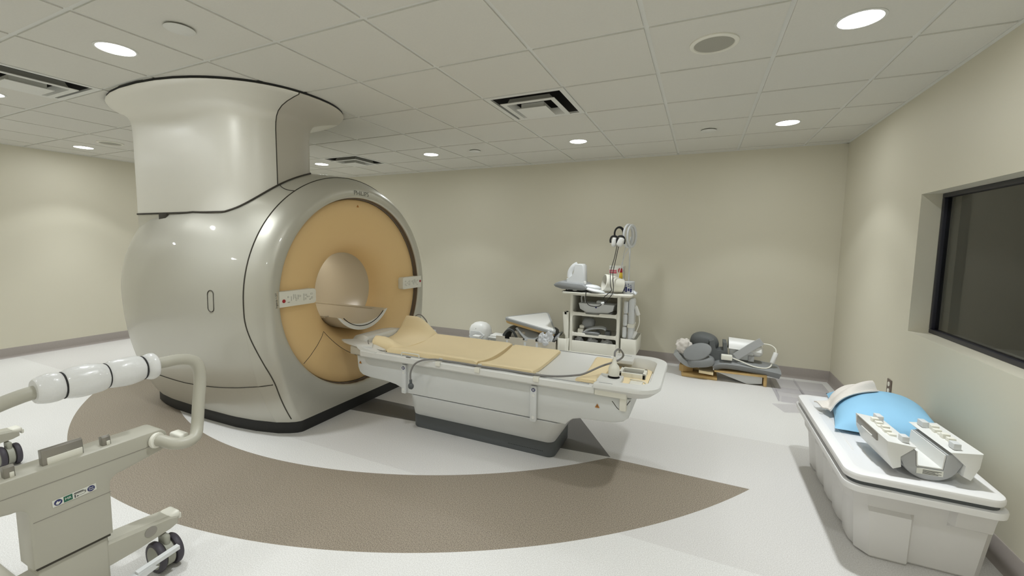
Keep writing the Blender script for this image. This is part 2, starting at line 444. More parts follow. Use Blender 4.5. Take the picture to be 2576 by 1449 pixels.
struct('trim_2', b, M['grid'], smooth=False)
b = B(); box(b, XL - TT, XR + TT, YF - TT, YB + TT, H + .25, H + .3); struct('ceiling_deck', b, M['ventdark'], smooth=False)

VL = []
for (i, j), lab in vents.items():
    cx, cy = (i + .5) * CELL, (j + .5) * CELL
    t = thing('ceiling_diffuser', lab, 'air vent', (cx, cy, H), 'air diffusers in the ceiling')
    def cone(b, a, wd, z0, z1):      # a square louvre ring: slopes inwards and down
        o = [(cx + sx * a, cy + sy * a, z1) for sx, sy in ((-1, -1), (1, -1), (1, 1), (-1, 1))]
        q = [(cx + sx * (a - wd), cy + sy * (a - wd), z0) for sx, sy in ((-1, -1), (1, -1), (1, 1), (-1, 1))]
        o2 = [(x, y, z + .004) for x, y, z in o]; q2 = [(x, y, z + .004) for x, y, z in q]
        loft(b, [o, q, q2, o2, o], cap=False)
    f = B(); a0, a1 = .305, .268
    for (x0, x1, y0, y1) in ((-a0, a0, -a0, -a1), (-a0, a0, a1, a0), (-a0, -a1, -a1, a1), (a1, a0, -a1, a1)):
        box(f, cx + x0, cx + x1, cy + y0, cy + y1, H - .002, H + .012)
    obj('frame', f, M['grid'], t, smooth=False)
    f = B(); cone(f, .212, .036, H - .026, H - .026); cone(f, .176, .018, H + .02, H - .026); obj('louvre', f, M['grid'], t, smooth=False)
    f = B(); box(f, cx - .118, cx + .118, cy - .118, cy + .118, H - .046, H - .042); box(f, cx - .09, cx + .09, cy - .09, cy + .09, H - .042, H + .0); obj('louvre', f, M['grid'], t, smooth=False)
    f = B()
    for (x0, x1, y0, y1) in ((-.275, .275, -.275, -.27), (-.275, .275, .27, .275), (-.275, -.27, -.275, .275), (.27, .275, -.275, .275)):
        box(f, cx + x0, cx + x1, cy + y0, cy + y1, H + .01, H + .22)
    box(f, cx - .275, cx + .275, cy - .275, cy + .275, H + .2, H + .22)
    obj('plenum', f, M['ventdark'], t, smooth=False)

# downlights

lights = [(2.135, 3.355, 'recessed downlight nearest the back right corner of the room'),
          (.305, 3.355, 'recessed downlight in the ceiling above the white storage cart'),
          (-1.525, 3.355, 'recessed downlight to the right of the small air diffuser by the back wall'),
          (-3.355, 3.355, 'recessed downlight beside the grey duct, nearest the top of the scanner'),
          (-5.185, 1.525, 'recessed downlight over the left wall, beside a ceiling speaker disc'),
          (-3.355, .305, 'recessed downlight cut by the left edge, next to the air diffuser'),
          (-1.525, .305, 'large bright downlight in front of the duct collar'),
          (2.135, 1.525, 'large bright downlight beside the round ceiling speaker near the window wall'),
          (-5.185, 3.355, None), (.305, .305, None), (2.135, -.305, None), (.305, -1.525, None), (-1.525, -1.525, None), (-3.355, -1.525, None), (-5.185, -.305, None), (2.135, -2.0, None)]
lens_m = emit_mat('downlight_lens_glow', (.99, .99, 1, 1), LENS)
proto = None
for k, (x, y, lab) in enumerate(lights):
    if True:
        lab = lab or 'recessed downlight out of view, behind the duct or above the near side of the room'
        if proto is None:
            t = thing('downlight', lab, 'ceiling light', (x, y, H), 'recessed downlights in the ceiling')
            f = B(); lathe(f, [(.098, 0), (.098, -.003), (.094, -.005), (.086, -.004), (.084, 0)], 40, T(x, y, H), cap=False); obj('trim_ring', f, M['grid'], t)
            f = B(); lathe(f, [(.084, .001), (.084, -.002), (.05, -.003), (.0, -.003)], 40, T(x, y, H)); obj('lens', f, lens_m, t)
            proto = t
        else: dup(proto, (x, y, H), lab)
    la = bpy.data.lights.new('downlight_beam', 'SPOT'); la.energy = SPOT; la.spot_size = math.radians(SPOTANG); la.spot_blend = SPOTBL; la.shadow_soft_size = .07; la.color = LCOL
    lo = bpy.data.objects.new('downlight_beam', la); link(lo); lo.location = (x, y, H - .012)
    lo2 = bpy.data.lights.new('downlight_core', 'SPOT'); lo2.energy = CORE; lo2.spot_size = math.radians(COREANG); lo2.spot_blend = 1.0; lo2.shadow_soft_size = .05; lo2.color = LCOL
    lq = bpy.data.objects.new('downlight_core', lo2); link(lq); lq.location = (x, y, H - .012)
    la = bpy.data.lights.new('downlight_glow', 'AREA'); la.shape = 'DISK'; la.size = .15; la.energy = AREA; la.color = LCOL
    lo = bpy.data.objects.new('downlight_glow', la); link(lo); lo.location = (x, y, H - .008)

# ceiling speakers and sprinkler caps
t = thing('ceiling_speaker', 'round ceiling speaker with a grey grille left of the brightest downlight', 'speaker', (1.525, 1.525, H), 'ceiling speakers')
f = B(); lathe(f, [(.118, 0), (.118, -.006), (.112, -.010), (.098, -.010), (.094, -.004), (.094, 0)], 40, T(1.525, 1.525, H), cap=False); obj('rim', f, M['cream'], t)
f = B(); lathe(f, [(.095, 0), (.095, -.006), (.05, -.009), (0, -.010)], 40, T(1.525, 1.525, H)); obj('grille', f, M['spk'], t)
dup(t, (-4.575, 1.525, H), 'faint round ceiling speaker at left between the duct and a downlight')
capb = None
for x, y, lab in ((-.915, .305, 'round white cover disc on the ceiling near the top left downlight'), (1.525, 3.355, 'tiny cover disc on the ceiling between the two far right downlights'), (-.915, 3.355, 'tiny cover disc on the ceiling between two downlights along the back wall')):
    if capb is None:
        f = B(); lathe(f, [(.045, .001), (.045, -.002), (.040, -.002), (.040, -.007), (.064, -.008), (.066, -.010), (.062, -.013), (0, -.014)], 36, T(x, y, H))
        bmesh.ops.translate(f, verts=f.verts[:], vec=(-x, -y, -H))
        capb = obj('ceiling_sprinkler', f, M['grid']); capb.location = (x, y, H); tag(capb, lab, 'sprinkler cover', 'sprinkler cover discs')
    else:
        o = capb.copy(); link(o); o.location = (x, y, H); o['label'] = lab

# power outlet on the right wall
t = thing('power_outlet', 'brown double power outlet on the right wall above the pillow', 'outlet', (XR, 2.90, .36))
f = B(); box(f, XR - .006, XR, 2.862, 2.938, .355, .475, .003); obj('cover_plate', f, M['brownplate'], t)
for z in (.39, .44):
    f = B(); lathe(f, [(.017, 0), (.017, .003), (0, .003)], 20, T(XR - .006, 2.90, z) @ RY(-90)); obj('socket', f, M['cream'], t)

# ------------------------------------------------------------ MRI scanner
XC, YC, ZC = -2.05, 1.765, 1.0
sc = thing('mri_scanner', 'large silver MRI scanner with an apricot bore ring and ceiling duct', 'MRI scanner', (XC, YC, 0))
XR_ = [0, .4, .6, .78, .86, .90, .918, .922]; RR_ = [1.03, 1.02, 1.0, .965, .925, .893, .865, .84]; WB_ = [.835, .825, .80, .755, .715, .685, .66, .645]
def interp(x, xs, ys):
    x = abs(x)
    for k in range(len(xs) - 1):
        if x <= xs[k + 1]:
            t_ = (x - xs[k]) / (xs[k + 1] - xs[k]); return ys[k] + (ys[k + 1] - ys[k]) * t_
    return ys[-1]
def smooth_r(x): return interp(x, XR_, RR_)
ZB = .09
def halfw(z, x):
    r = smooth_r(x)
    if z >= ZC: return math.sqrt(max(r * r - (z - ZC) ** 2, 0))
    g = (1 - math.sqrt(1 - ((ZC - z) / 1.25) ** 2)) / (1 - math.sqrt(1 - (.91 / 1.25) ** 2))
    return r - (r - interp(x, XR_, WB_)) * g
NU, NS, NB = 72, 30, 18
def outline(xr):
    r = smooth_r(xr); P = []
    for k in range(NU + 1):
        a = PI * k / NU; P.append((YC + r * math.cos(a), ZC + r * math.sin(a)))
    for k in range(1, NS + 1):
        z = ZC - (ZC - ZB) * k / NS; P.append((YC - halfw(z, xr), z))
    wb = halfw(ZB, xr)
    for k in range(1, NB): P.append((YC - wb + 2 * wb * k / NB, ZB))
    for k in range(NS, 0, -1):
        z = ZC - (ZC - ZB) * k / NS; P.append((YC + halfw(z, xr), z))
    return [(XC + xr, y, z) for y, z in P]
def circ_like(x, rad):
    return [(x, YC + rad * math.cos(a), ZC + rad * math.sin(a)) for a in (math.atan2(z - ZC, y - YC) for _, y, z in outline(.5))]
st = [-.922, -.918, -.91, -.90, -.88, -.86, -.82] + [-.78 + 1.56 * k / 26 for k in range(27)]
bm = B(); back = [circ_like(XC - .93, .33), circ_like(XC - .93, .7)]
loft(bm, back + [outline(s) for s in st] + [[(XC + .74, YC + (y - YC) * .97, ZC + (z - ZC) * .97) for _, y, z in outline(.78)]], cap=False)
body = obj('side_cover', bm, M['silver'], sc, angle=50)
LIPX = XC + .92
st = [.7802, .80, .83, .86, .88, .90, .91, .918, .922]
rings = [[(XC + .74, YC + (y - YC) * .97, ZC + (z - ZC) * .97) for _, y, z in outline(.7802)]] + [outline(s) for s in st]
rings += [circ_like(XC + .921, .82), circ_like(XC + .918, .802), circ_like(XC + .912, .796), circ_like(XC + .90, .794)]
bm = B(); loft(bm, rings, cap=False); obj('front_cover', bm, M['silver'], sc, angle=50)
def seam_pts():
    out = []; o = outline(.78); n0 = NU + NS     # from the near foot over the top to the far foot
    idx = list(range(NU + NS, -1, -1)) + list(range(len(o) - 1, NU + NS + NB - 1, -1))
    for k in idx:
        _, y, z = o[k]
        if z < ZB + .012: continue
        t_ = max(0, min(1, (.92 - z) / .54)); t_ = t_ * t_ * (3 - 2 * t_); xr = .78 + .105 * t_
        if t_ > 0: y = YC + math.copysign(halfw(z, xr), y - YC)
        out.append((XC + xr, y, z))
    return out
bm = B(); tube(bm, seam_pts(), .0042, 6); obj('seam', bm, M['seam'], sc)
# lower seam of the side cover
pts = []
for k in range(25):
    xr = .872 - 1.5 * k / 24; z = .415 - .12 * math.sin(PI * min(1, (k / 24) * 1.25) * .5) + .05 * (k / 24) ** 2
    pts.append((XC + xr, YC - halfw(z, xr) - .0005, z))
bm = B(); tube(bm, pts, .004, 6, 2); obj('seam', bm, M['seam'], sc)
# oval access button on the side
hx = -1.551 - XC
bm = B(); P = []
for k in range(40):
    a = 2 * PI * k / 40; zz = 1.005 + .072 * math.sin(a) + (.028 if math.sin(a) > 0 else -.028) * 1; xx = hx + .028 * math.cos(a)
    zz = 1.005 + max(-.075, min(.075, .028 * math.sin(a) + math.copysign(.047, math.sin(a)))); P.append((XC + xx, YC - halfw(zz, xx) - .001, zz))
tube(bm, P, .003, 6, closed=True); obj('access_hatch', bm, M['seam'], sc)
# kick board
bm = B(); ring = []
sx = [-.922, -.918, -.90, -.86, -.78, -.6, -.4, -.2, 0, .2, .4, .6, .78, .86, .90, .918, .922]
ring = [(XC + s * .992, YC - (halfw(ZB, s) - .012)) for s in sx] + [(XC + s * .992, YC + (halfw(ZB, s) - .012)) for s in sx[::-1]]
loft(bm, [[(x, y, 0) for x, y in ring], [(x, y, .10) for x, y in ring]]); obj('kick_board', bm, M['black'], sc, angle=30)
# apricot funnel, bore, trim
def revx(prof, n=96): return [[(x, YC + r * math.cos(2 * PI * k / n), ZC + r * math.sin(2 * PI * k / n)) for k in range(n)] for r, x in prof]
FXP = XC + .868
bm = B(); loft(bm, revx([(.794, XC + .905), (.793, FXP), (.786, FXP - .004)]), cap=False); obj('trim_ring', bm, M['trim_brown'], sc)
bm = B(); loft(bm, revx([(.790, FXP - .03), (.784, FXP - .006), (.776, FXP), (.70, FXP + .012), (.60, FXP + .010), (.52, FXP - .004), (.46, FXP - .028), (.41, FXP - .062), (.37, FXP - .105), (.345, FXP - .15), (.33, FXP - .19)]), cap=False)
fas = obj('bore_ring', bm, M['fascia'], sc, label='apricot front ring around the bore')
bm = B(); loft(bm, revx([(.33, FXP - .188), (.327, FXP - .20), (.325, FXP - .3), (.325, XC - .70), (.36, XC - .88), (.40, XC - .93)]), cap=False); obj('bore_tube', bm, M['bore'], sc)
for a0 in (1,):
    def on_ring(y, z):
        r = math.hypot(y - YC, z - ZC)
        prof = [(.33, FXP - .19), (.345, FXP - .15), (.37, FXP - .105), (.41, FXP - .062), (.46, FXP - .028), (.52, FXP - .004), (.60, FXP + .010), (.70, FXP + .012), (.776, FXP)]
        for (r0, x0), (r1, x1) in zip(prof, prof[1:]):
            if r0 <= r <= r1: return x0 + (x1 - x0) * (r - r0) / (r1 - r0) + .0005
        return FXP
    pts = []
    A_, B_, C_ = (1.185, .50), (1.40, .705), (1.72, .44)
    for k in range(13): t_ = k / 12; pts.append((A_[0] + (B_[0] - A_[0]) * t_, A_[1] + (B_[1] - A_[1]) * t_))
    for k in range(1, 13): t_ = k / 12; pts.append((B_[0] + (C_[0] - B_[0]) * t_, B_[1] + (C_[1] - B_[1]) * t_ - .03 * math.sin(PI * t_)))
    bm = B(); tube(bm, [(on_ring(y, z), y, z) for y, z in pts], .0022, 5); obj('flap_seam', bm, M['seam'], fas)
# white cradle in the bore
bm = B(); cr = .372; zc2 = 1.045; y2 = 1.745
a0 = math.radians(218); a1 = math.radians(322); n = 28
outer = [(y2 + cr * math.cos(a0 + (a1 - a0) * k / n), zc2 + cr * math.sin(a0 + (a1 - a0) * k / n)) for k in range(n + 1)]
inner = [(y2 + .262 * (1 - 2 * k / n), .808 - .082 * (1 - (1 - 2 * k / n) ** 2) ** .8) for k in range(n + 1)]
prof = outer + inner
loft(bm, [[(x, y, z) for y, z in prof] for x in (XC - .9, XC + .94)]); cradle = obj('bore_cradle', bm, M['bore'], sc)
bm = B(); face = [(y2 + (y - y2) * 1.0, z) for y, z in outer] + [(y, z) for y, z in inner]
loft(bm, [[(x, y, z) for y, z in face] for x in (XC + .9402, XC + .950)]); obj('end_face', bm, M['white'], cradle)
bm = B(); tube(bm, [(XC + .951, y2 + (cr - .035) * math.cos(a0 + (a1 - a0) * k / 40), zc2 + (cr - .035) * math.sin(a0 + (a1 - a0) * k / 40)) for k in range(3, 38)], .0035, 6); obj('gasket', bm, M['black'], cradle)
bm = B(); box(bm, XC - .85, XC + .80, 1.45, 1.50, .80, .815, .004); box(bm, XC - .85, XC + .80, 2.0, 2.05, .80, .815, .004); obj('rail', bm, M['bore'], cradle)
# control panels
def panel(name, y0, y1, z0, z1, flip, lab):
    x = LIPX - .012
    ys = [(y0, z0), (y1, z0), (y1, z1), (y0, z1)]
    bm = B(); r = .022
    pts = []
    for (cy_, cz_, a) in ((y1 - r, z1 - r, 0), (y0 + r, z1 - r, 90), (y0 + r, z0 + r, 180), (y1 - r, z0 + r, 270)):
        rnd = (cy_ > (y0 + y1) / 2) != flip
        if rnd:
            for k in range(6): aa = math.radians(a + 18 * k); pts.append((cy_ + r * math.cos(aa), cz_ + r * math.sin(aa)))
        else: pts.append((y1 if cy_ > (y0 + y1) / 2 else y0, z1 if cz_ > (z0 + z1) / 2 else z0))
    mx = Matrix(((0, 0, 1, 0), (1, 0, 0, 0), (0, 1, 0, 0), (0, 0, 0, 1)))
    prism(bm, pts, x - .05, x + .016, mx, bev=.004)
    p = obj(name, bm, M['cream'], sc, label=lab)
    fx = x + .0165
    yb = y0 + .032 if not flip else y1 - .022; s = 1 if not flip else -1
    q = B(); lathe(q, [(.0125, 0), (.0125, .003), (.009, .005), (0, .005)], 20, T(fx, yb, (z0 + z1) / 2 + (-.012 if not flip else .005)) @ RY(90)); obj('stop_button', q, M['red'], p)
    q = B()
    W = abs(y1 - y0)
    for u, v, du, dv in ((.22, .62, .03, .10), (.23, .28, .05, .05), (.30, .5, .012, .30), (.36, .6, .012, .34), (.41, .62, .035, .22), (.43, .4, .03, .18), (.48, .55, .012, .3), (.53, .6, .05, .12), (.64, .5, .012, .45), (.70, .62, .05, .1), (.69, .38, .03, .12), (.76, .5, .07, .08), (.86, .66, .05, .1), (.87, .4, .05, .12), (.82, .3, .04, .06)):
        yy = (y0 + u * W) if not flip else (y1 - u * W); zz = z0 + v * (z1 - z0); hw_, hh = du * W / 2, dv * (z1 - z0) / 2
        for (a, c_, e, f_) in ((-hw_, hw_, -hh, -hh + .0018), (-hw_, hw_, hh - .0018, hh), (-hw_, -hw_ + .0018, -hh, hh), (hw_ - .0018, hw_, -hh, hh)):
            box(q, fx - .001, fx + .0004, yy + a, yy + c_, zz + e, zz + f_)
    obj('key_markings', q, M['lightink'], p)
    return p
panel('control_panel', .962, 1.27, .962, 1.073, False, 'white control panel on the near side')
panel('control_panel', 2.30, 2.60, .962, 1.08, True, 'white control panel on the far side')
FACE = Matrix(((0, 0, 1, 0), (1, 0, 0, 0), (0, 1, 0, 0), (0, 0, 0, 1)))   # text reading along +y, facing +x
text('logo', 'PHILIPS', .052, T(LIPX + .0022, 1.765, ZC + .832) @ FACE, M['logo'], sc, 1.05)
bm = B(); box(bm, LIPX - .002, LIPX + .0012, .925, .955, .955, 1.08); pl = obj('name_plate', bm, M['bore'], sc, smooth=False)
text('lettering', 'Ingenia 1.5T', .022, T(LIPX + .0014, .94, 1.015) @ FACE @ RZ(90), M['ink'], pl)
def warn(parent, mtx, s=.02):
    q = B(); prism(q, [(-s, -s * .8), (s, -s * .8), (0, s * .95)], 0, .0008, mtx); w_ = obj('warning_sign', q, M['orange'], parent, smooth=False)
    q = B(); prism(q, [(-s * .15, -s * .2), (s * .15, -s * .2), (s * .08, s * .45), (-s * .08, s * .45)], 0, .0013, mtx); prism(q, [(-s * .13, -s * .6), (s * .13, -s * .6), (s * .13, -s * .38), (-s * .13, -s * .38)], 0, .0013, mtx); obj('pictogram', q, M['ink'], w_, smooth=False)
warn(sc, T(FXP + .009, 1.765, ZC + .73) @ FACE, .013)

bl = bpy.data.lights.new('bore_light', 'POINT'); bl.energy = 3.0; bl.shadow_soft_size = .06; bl.color = (1, .97, .92)
blo = bpy.data.objects.new('bore_light', bl); link(blo); blo.location = (XC + .1, YC + .0, ZC + .24)
# ceiling duct of the scanner
DC = Vector((-2.16, 1.32)); dpts = []
def sup(t, n): return math.copysign(abs(t) ** (2 / n), t)
NF = 36
for k in range(NF + 1):          # rounded front end, from the near side round to the far side
    a = -PI / 2 + PI * k / NF; dpts.append((-1.80 + .345 * sup(math.cos(a), 2.5), 1.32 + .365 * sup(math.sin(a), 2.5)))
for k in range(1, 12): dpts.append((-1.80 - 1.035 * k / 12, 1.685))
for a in range(90, 181, 18): dpts.append((-2.835 + .035 * math.cos(math.radians(a)), 1.65 + .035 * math.sin(math.radians(a))))
dpts.append((-2.87, 1.32))
for a in range(180, 271, 18): dpts.append((-2.835 + .035 * math.cos(math.radians(a)), .99 + .035 * math.sin(math.radians(a))))
for k in range(1, 12): dpts.append((-2.835 + 1.035 * k / 12, .955))
def coll(p):
    d = Vector(p) - Vector((-2.09, 1.30)); a = math.atan2(d.y / .69, d.x / .98); n = 2.25
    return (-2.09 + .98 * sup(math.cos(a), n), 1.30 + .69 * sup(math.sin(a), n))
lev = [(None, 0), (1.97, 0), (2.12, 0), (2.27, 0), (2.32, .015), (2.365, .055), (2.40, .14), (2.428, .30), (2.447, .53), (2.459, .80), (2.464, .98), (2.472, 1.0), (2.476, .985), (2.476, .5)]
ND = len(dpts); ks, ke = 16, 34
def zsurf(x, y):
    r = smooth_r(x - XC); return ZC + math.sqrt(max(r * r - (y - YC) ** 2, .01))
zft = [max(zsurf(x, y), 1.632) for x, y in dpts]
def ring_at(z, w, sel):
    out = []
    for k in sel:
        p = dpts[k % ND]; q = coll(p); out.append((p[0] + (q[0] - p[0]) * w, p[1] + (q[1] - p[1]) * w, zft[k % ND] if z is None else z))
    return out
bm = B(); loft(bm, [ring_at(z, w, list(range(ks, ke + 1))) for z, w in lev], closed=False); obj('duct_front_cover', bm, M['duct_front'], sc, angle=60)
bm = B(); loft(bm, [ring_at(z, w, list(range(ke, ND)) + list(range(0, ks + 1))) for z, w in lev], closed=False); obj('duct_side_cover', bm, M['pearl'], sc, angle=60)
bm = B(); neck = []
for dz, o in ((0, .004), (.02, .002), (.06, 0), (.10, .006), (.15, .024), (.19, .050), (.235, .09)):
    t_ = (dz / .235) ** 1.5; row = []
    for k, (x, y) in enumerate(dpts):
        z = zft[k] - dz; r_ = smooth_r(x - XC); yb_ = YC - math.sqrt(max(r_ * r_ - (z - ZC) ** 2, .01)) + .004
        row.append((x, y + (yb_ - y) * t_ if y < 1.0 and yb_ < y else y, z))
    neck.append(row)
loft(bm, neck, cap=False); obj('duct_neck', bm, M['silver'], sc, angle=60)
bm = B()
tube(bm, [(ring_at(z, w, [ks])[0]) for z, w in lev[:12]], .004, 6)
obj('seam', bm, M['seam'], sc)
sp_ = [(-1.463, 1.255), (-1.44, 1.238), (-1.39, 1.222), (-1.33, 1.216), (-1.272, 1.226)]
bm = B(); tube(bm, [(x, y, zsurf(x, y) + .001) for x, y in [tuple(p[:2]) for p in smooth_path([(a, b_, 0) for a, b_ in sp_], 5)]], .0035, 6); obj('seam', bm, M['seam'], sc)
fp = [(x + (x - DC.x) * .002, y - .002 if y < 1.32 else y + .002, zft[k] + .003) for k, (x, y) in enumerate(dpts)]
bm = B(); tube(bm, fp, .0075, 6, closed=True); obj('duct_gasket', bm, M['seam'], sc)
bm = B(); lp = [Vector(p) for p in ring_at(2.478, .985, range(ND))]; loft(bm, [[p for p in lp], [Vector((p.x, p.y, H + .002)) for p in lp]]); obj('collar_gap', bm, M['black'], sc)
bm = B(); box(bm, -2.50, -2.39, .935, .97, 1.575, 1.632, .012); obj('latch', bm, M['seam'], sc)
# ------------------------------------------------------------ patient table
TY = 1.755; TZ = .60
tb = thing('patient_table', 'long white patient table in front of the scanner bore', 'patient table', (.1, TY, 0))
bm = B()
lv = [(.115, -.435, .69, .205, .05), (.125, -.440, .697, .222, .06), (.17, -.430, .72, .252, .07), (.24, -.420, .765, .288, .075), (.30, -.412, .80, .312, .075), (.309, -.410, .804, .314, .075)]
loft(bm, [[(x, y, z) for x, y in rrect((a + c_) / 2, TY, (c_ - a) / 2, h, r, 6)] for z, a, c_, h, r in lv]); obj('base_cover', bm, M['tablebody'], tb)
sil = [(-.897, .545), (-.888, .45), (-.872, .412), (-.84, .390), (-.78, .381), (-.60, .373), (-.52, .362), (-.47, .346), (-.435, .328), (-.414, .3115), (.806, .3115), (.826, .335), (.85, .356), (.89, .367), (1.02, .374), (1.10, .381), (1.150, .397), (1.180, .422), (1.192, .455), (1.195, .545)]
bm = B(); prism(bm, sil, -TY - .319, -TY + .319, Matrix(((1, 0, 0, 0), (0, 0, -1, 0), (0, 1, 0, 0), (0, 0, 0, 1))), .016); obj('body_cover', bm, M['tablebody'], tb, angle=30)
bm = B(); loft(bm, [[(x, y, z) for x, y in rrect(.115, TY, hx_, hy_, r, 6)] for z, hx_, hy_, r in ((0, .570, .18, .05), (.01, .576, .184, .05), (.105, .576, .192, .055), (.116, .570, .188, .055))]); kb = obj('kick_base', bm, M['kick'], tb)
bm = B()
for i in range(22):
    for j in range(5): lathe(bm, [(.0035, -.0005), (.0035, .001), (0, .001)], 6, T(.36 + i * .012, TY - .186, .04 + j * .012) @ RX(90))
obj('vent_holes', bm, M['black'], kb, smooth=False)
# carriage slab between body and top
bm = B(); box(bm, -.90, 1.14, TY - .29, TY + .29, .5452, .551, .002); obj('carriage', bm, M['beige'], tb)
# table top with raised rails and a shallow trough
HW = .365
def trough(v): return TZ - .006 - .040 * (1 - (v / .30) ** 2)
prof = [(-HW + .035, .540), (-HW + .008, .550), (-HW, .560), (-HW, TZ - .006), (-HW + .006, TZ), (-HW + .045, TZ + .002), (-HW + .058, TZ - .004)]
prof += [(v, trough(v)) for v in [-.30 + .6 * k / 16 for k in range(17)]]
prof += [(-p[0], p[1]) for p in prof[:7][::-1]]
bm = B(); loft(bm, [[(x, TY + (u * s), z) for u, z in prof] for x, s in ((-.82, .985), (-.81, 1), (.97, 1), (.985, .985))]); top = obj('table_top', bm, M['white'], tb, angle=30)
bm = B()
for s in (-1, 1): tube(bm, [(-.60, TY + s * (HW - .03), TZ + .003), (.95, TY + s * (HW - .03), TZ + .003)], .0035, 5)
obj('rail_groove', bm, M['coilgrey'], top)
# label strips
for x0, x1, ztop, zbot in ((-.445, -.405, .535, .318), (.575, .618, .535, .300)):
    bm = B(); prism(bm, rrect((x0 + x1) / 2, (ztop + zbot) / 2, (x1 - x0) / 2, (ztop - zbot) / 2, .008, 3), 0, .022, T(0, TY - .318, 0) @ RX(90), .003); sp = obj('cover_strip', bm, M['white2'], tb)
    q = B(); lathe(q, [(.013, 0), (.013, .001), (0, .001)], 20, T((x0 + x1) / 2, TY - .340, ztop - .025) @ RX(90)); obj('round_sticker', q, M['navy'], sp)
    q = B(); 
    for dx in (-.004, .004): box(q, (x0 + x1) / 2 + dx - .0018, (x0 + x1) / 2 + dx + .0018, TY - .3417, TY - .3405, ztop - .033, ztop - .017)
    obj('sticker_mark', q, M['paper'], sp, smooth=False)
    for zz in (ztop - .06, zbot + .03):
        q = B(); lathe(q, [(.010, 0), (.010, .0015), (.008, .0015), (.008, .0005), (0, .0005)], 18, T((x0 + x1) / 2, TY - .340, zz) @ RX(90)); obj('screw_cap', q, M['white'], sp)
SIDE = RX(90)
warn(tb, T(-.855, TY - .3225, .492) @ SIDE, .012); warn(tb, T(1.00, TY - .3235, .472) @ SIDE, .014)
# end tray: white U-shaped handle frame
bm = B()
def uring(x0, x1, y0, y1, r0, r1, z, n=8):
    pts = [(x0, y0)]
    pts += [(x1 - r1 + r1 * math.sin(a), y0 + r1 - r1 * math.cos(a)) for a in [PI / 2 * k / n for k in range(n + 1)]]
    pts += [(x1 - r1 + r1 * math.cos(a), y1 - r1 + r1 * math.sin(a)) for a in [PI / 2 * k / n for k in range(n + 1)]]
    pts += [(x0, y1)]
    return [(x, y, z) for x, y in pts]
zt = .628
o_ = [uring(.985, 1.348, 1.375, 2.135, .02, .14, z) for z in (zt - .028, zt - .006)] + [uring(.985, 1.344, 1.379, 2.131, .02, .138, zt)]
i_ = [uring(1.0, 1.285, 1.455, 2.055, .02, .10, zt), uring(1.0, 1.281, 1.459, 2.051, .02, .10, zt - .006), uring(1.0, 1.262, 1.472, 2.036, .02, .09, zt - .075)]
vs = loft(bm, o_ + i_, cap=False, closed=False)
loft(bm, [i_[-1], uring(1.0, 1.30, 1.44, 2.07, .02, .12, zt - .08), o_[0]], cap=False, closed=False)
for r_ in (0, -1):
    cols = [[q for q in (rg[r_] for rg in o_ + i_)]]
    bm.faces.new([bm.verts.new(q) for q in cols[0]])
hd = obj('end_handle', bm, M['white'], tb, angle=35)
bm = B(); box(bm, 1.0, 1.255, 1.475, 2.03, .553, .562, .003); obj('tray_floor', bm, M['foamtan'], tb)
bm = B(); box(bm, .95, 1.20, 1.44, 2.07, .556, .600, .006); bmesh.ops.delete(bm, geom=[f for f in bm.faces if f.calc_center_median().z > .599 and False], context='FACES'); bm.free()
for bb in ((.985, 1.17, 1.40, 1.452, .548, .602), (.985, 1.17, 2.06, 2.11, .548, .602), (1.13, 1.17, 1.415, 1.50, .47, .56), (1.16, 1.235, 1.55, 1.62, .535, .60)):
    bm = B(); box(bm, *bb, .006); obj('tray_bracket', bm, M['cream'], tb)
bm = B(); tube(bm, [(1.085 + .0095 * k, TY - .3195, .515 - .055 * math.sin(PI * min(1, k / 11)) ** 1.2 + .02 * (k / 11)) for k in range(12)], .002, 6, 3); obj('cover_seam', bm, M['seam'], tb)
for y0, y1, xa, xb in ((2.08, 2.088, 1.0, 1.10), (1.40, 1.407, 1.01, 1.09)):
    bm = B(); box(bm, xa, xb, y0, y1, zt - .0005, zt + .0012, .0004); obj('slot_mark', bm, M['coilgrey'], hd, smooth=False)
bm = B()
for (x0, x1, y0, y1) in ((1.06, 1.23, 1.78, 1.80), (1.06, 1.23, 1.90, 1.92), (1.06, 1.08, 1.78, 1.92), (1.21, 1.23, 1.78, 1.92)): box(bm, x0, x1, y0, y1, .556, .592, .003)
box(bm, 1.08, 1.21, 1.80, 1.90, .556, .562, .001); obj('connector_bay', bm, M['cream'], tb)
bm = B(); box(bm, 1.08, 1.20, 1.80, 1.812, .563, .589); obj('bay_contacts', bm, M['darkfoam'], tb)
for y0, y1 in ((1.45, 1.59), (1.95, 2.06)):
    bm = B(); box(bm, .986, 1.125, y0, y1, .600, .6285, .005); obj('end_plate', bm, M['white'], hd)
bm = B(); tube(bm, uring(1.14, 1.250, 1.52, 1.74, .02, .07, .566, 6), .004, 6); obj('latch_wire', bm, M['cream'], tb)
# wire bracket and cable clips on the near rail
bm = B(); yb_ = TY - HW + .02; tube(bm, [(-.435, yb_, .602), (-.435, yb_, .622), (-.428, yb_, .628), (-.287, yb_, .628), (-.28, yb_, .622), (-.28, yb_, .602)], .0045, 6); obj('wire_bracket', bm, M['cream'], tb)
bm = B(); box(bm, -.385, -.345, TY - HW + .002, TY - HW + .012, .6015, .603); obj('rail_slot', bm, M['seam'], tb, smooth=False)
for x in (-.105, .205, .622):
    bm = B(); box(bm, x - .019, x + .019, TY - HW - .006, TY - HW + .042, .599, .606, .002); box(bm, x - .019, x + .019, TY - HW - .008, TY - HW - .001, .575, .606, .002); box(bm, x - .014, x + .014, TY - HW + .030, TY - HW + .042, .604, .622, .002); obj('cable_clip', bm, M['cream'], tb)
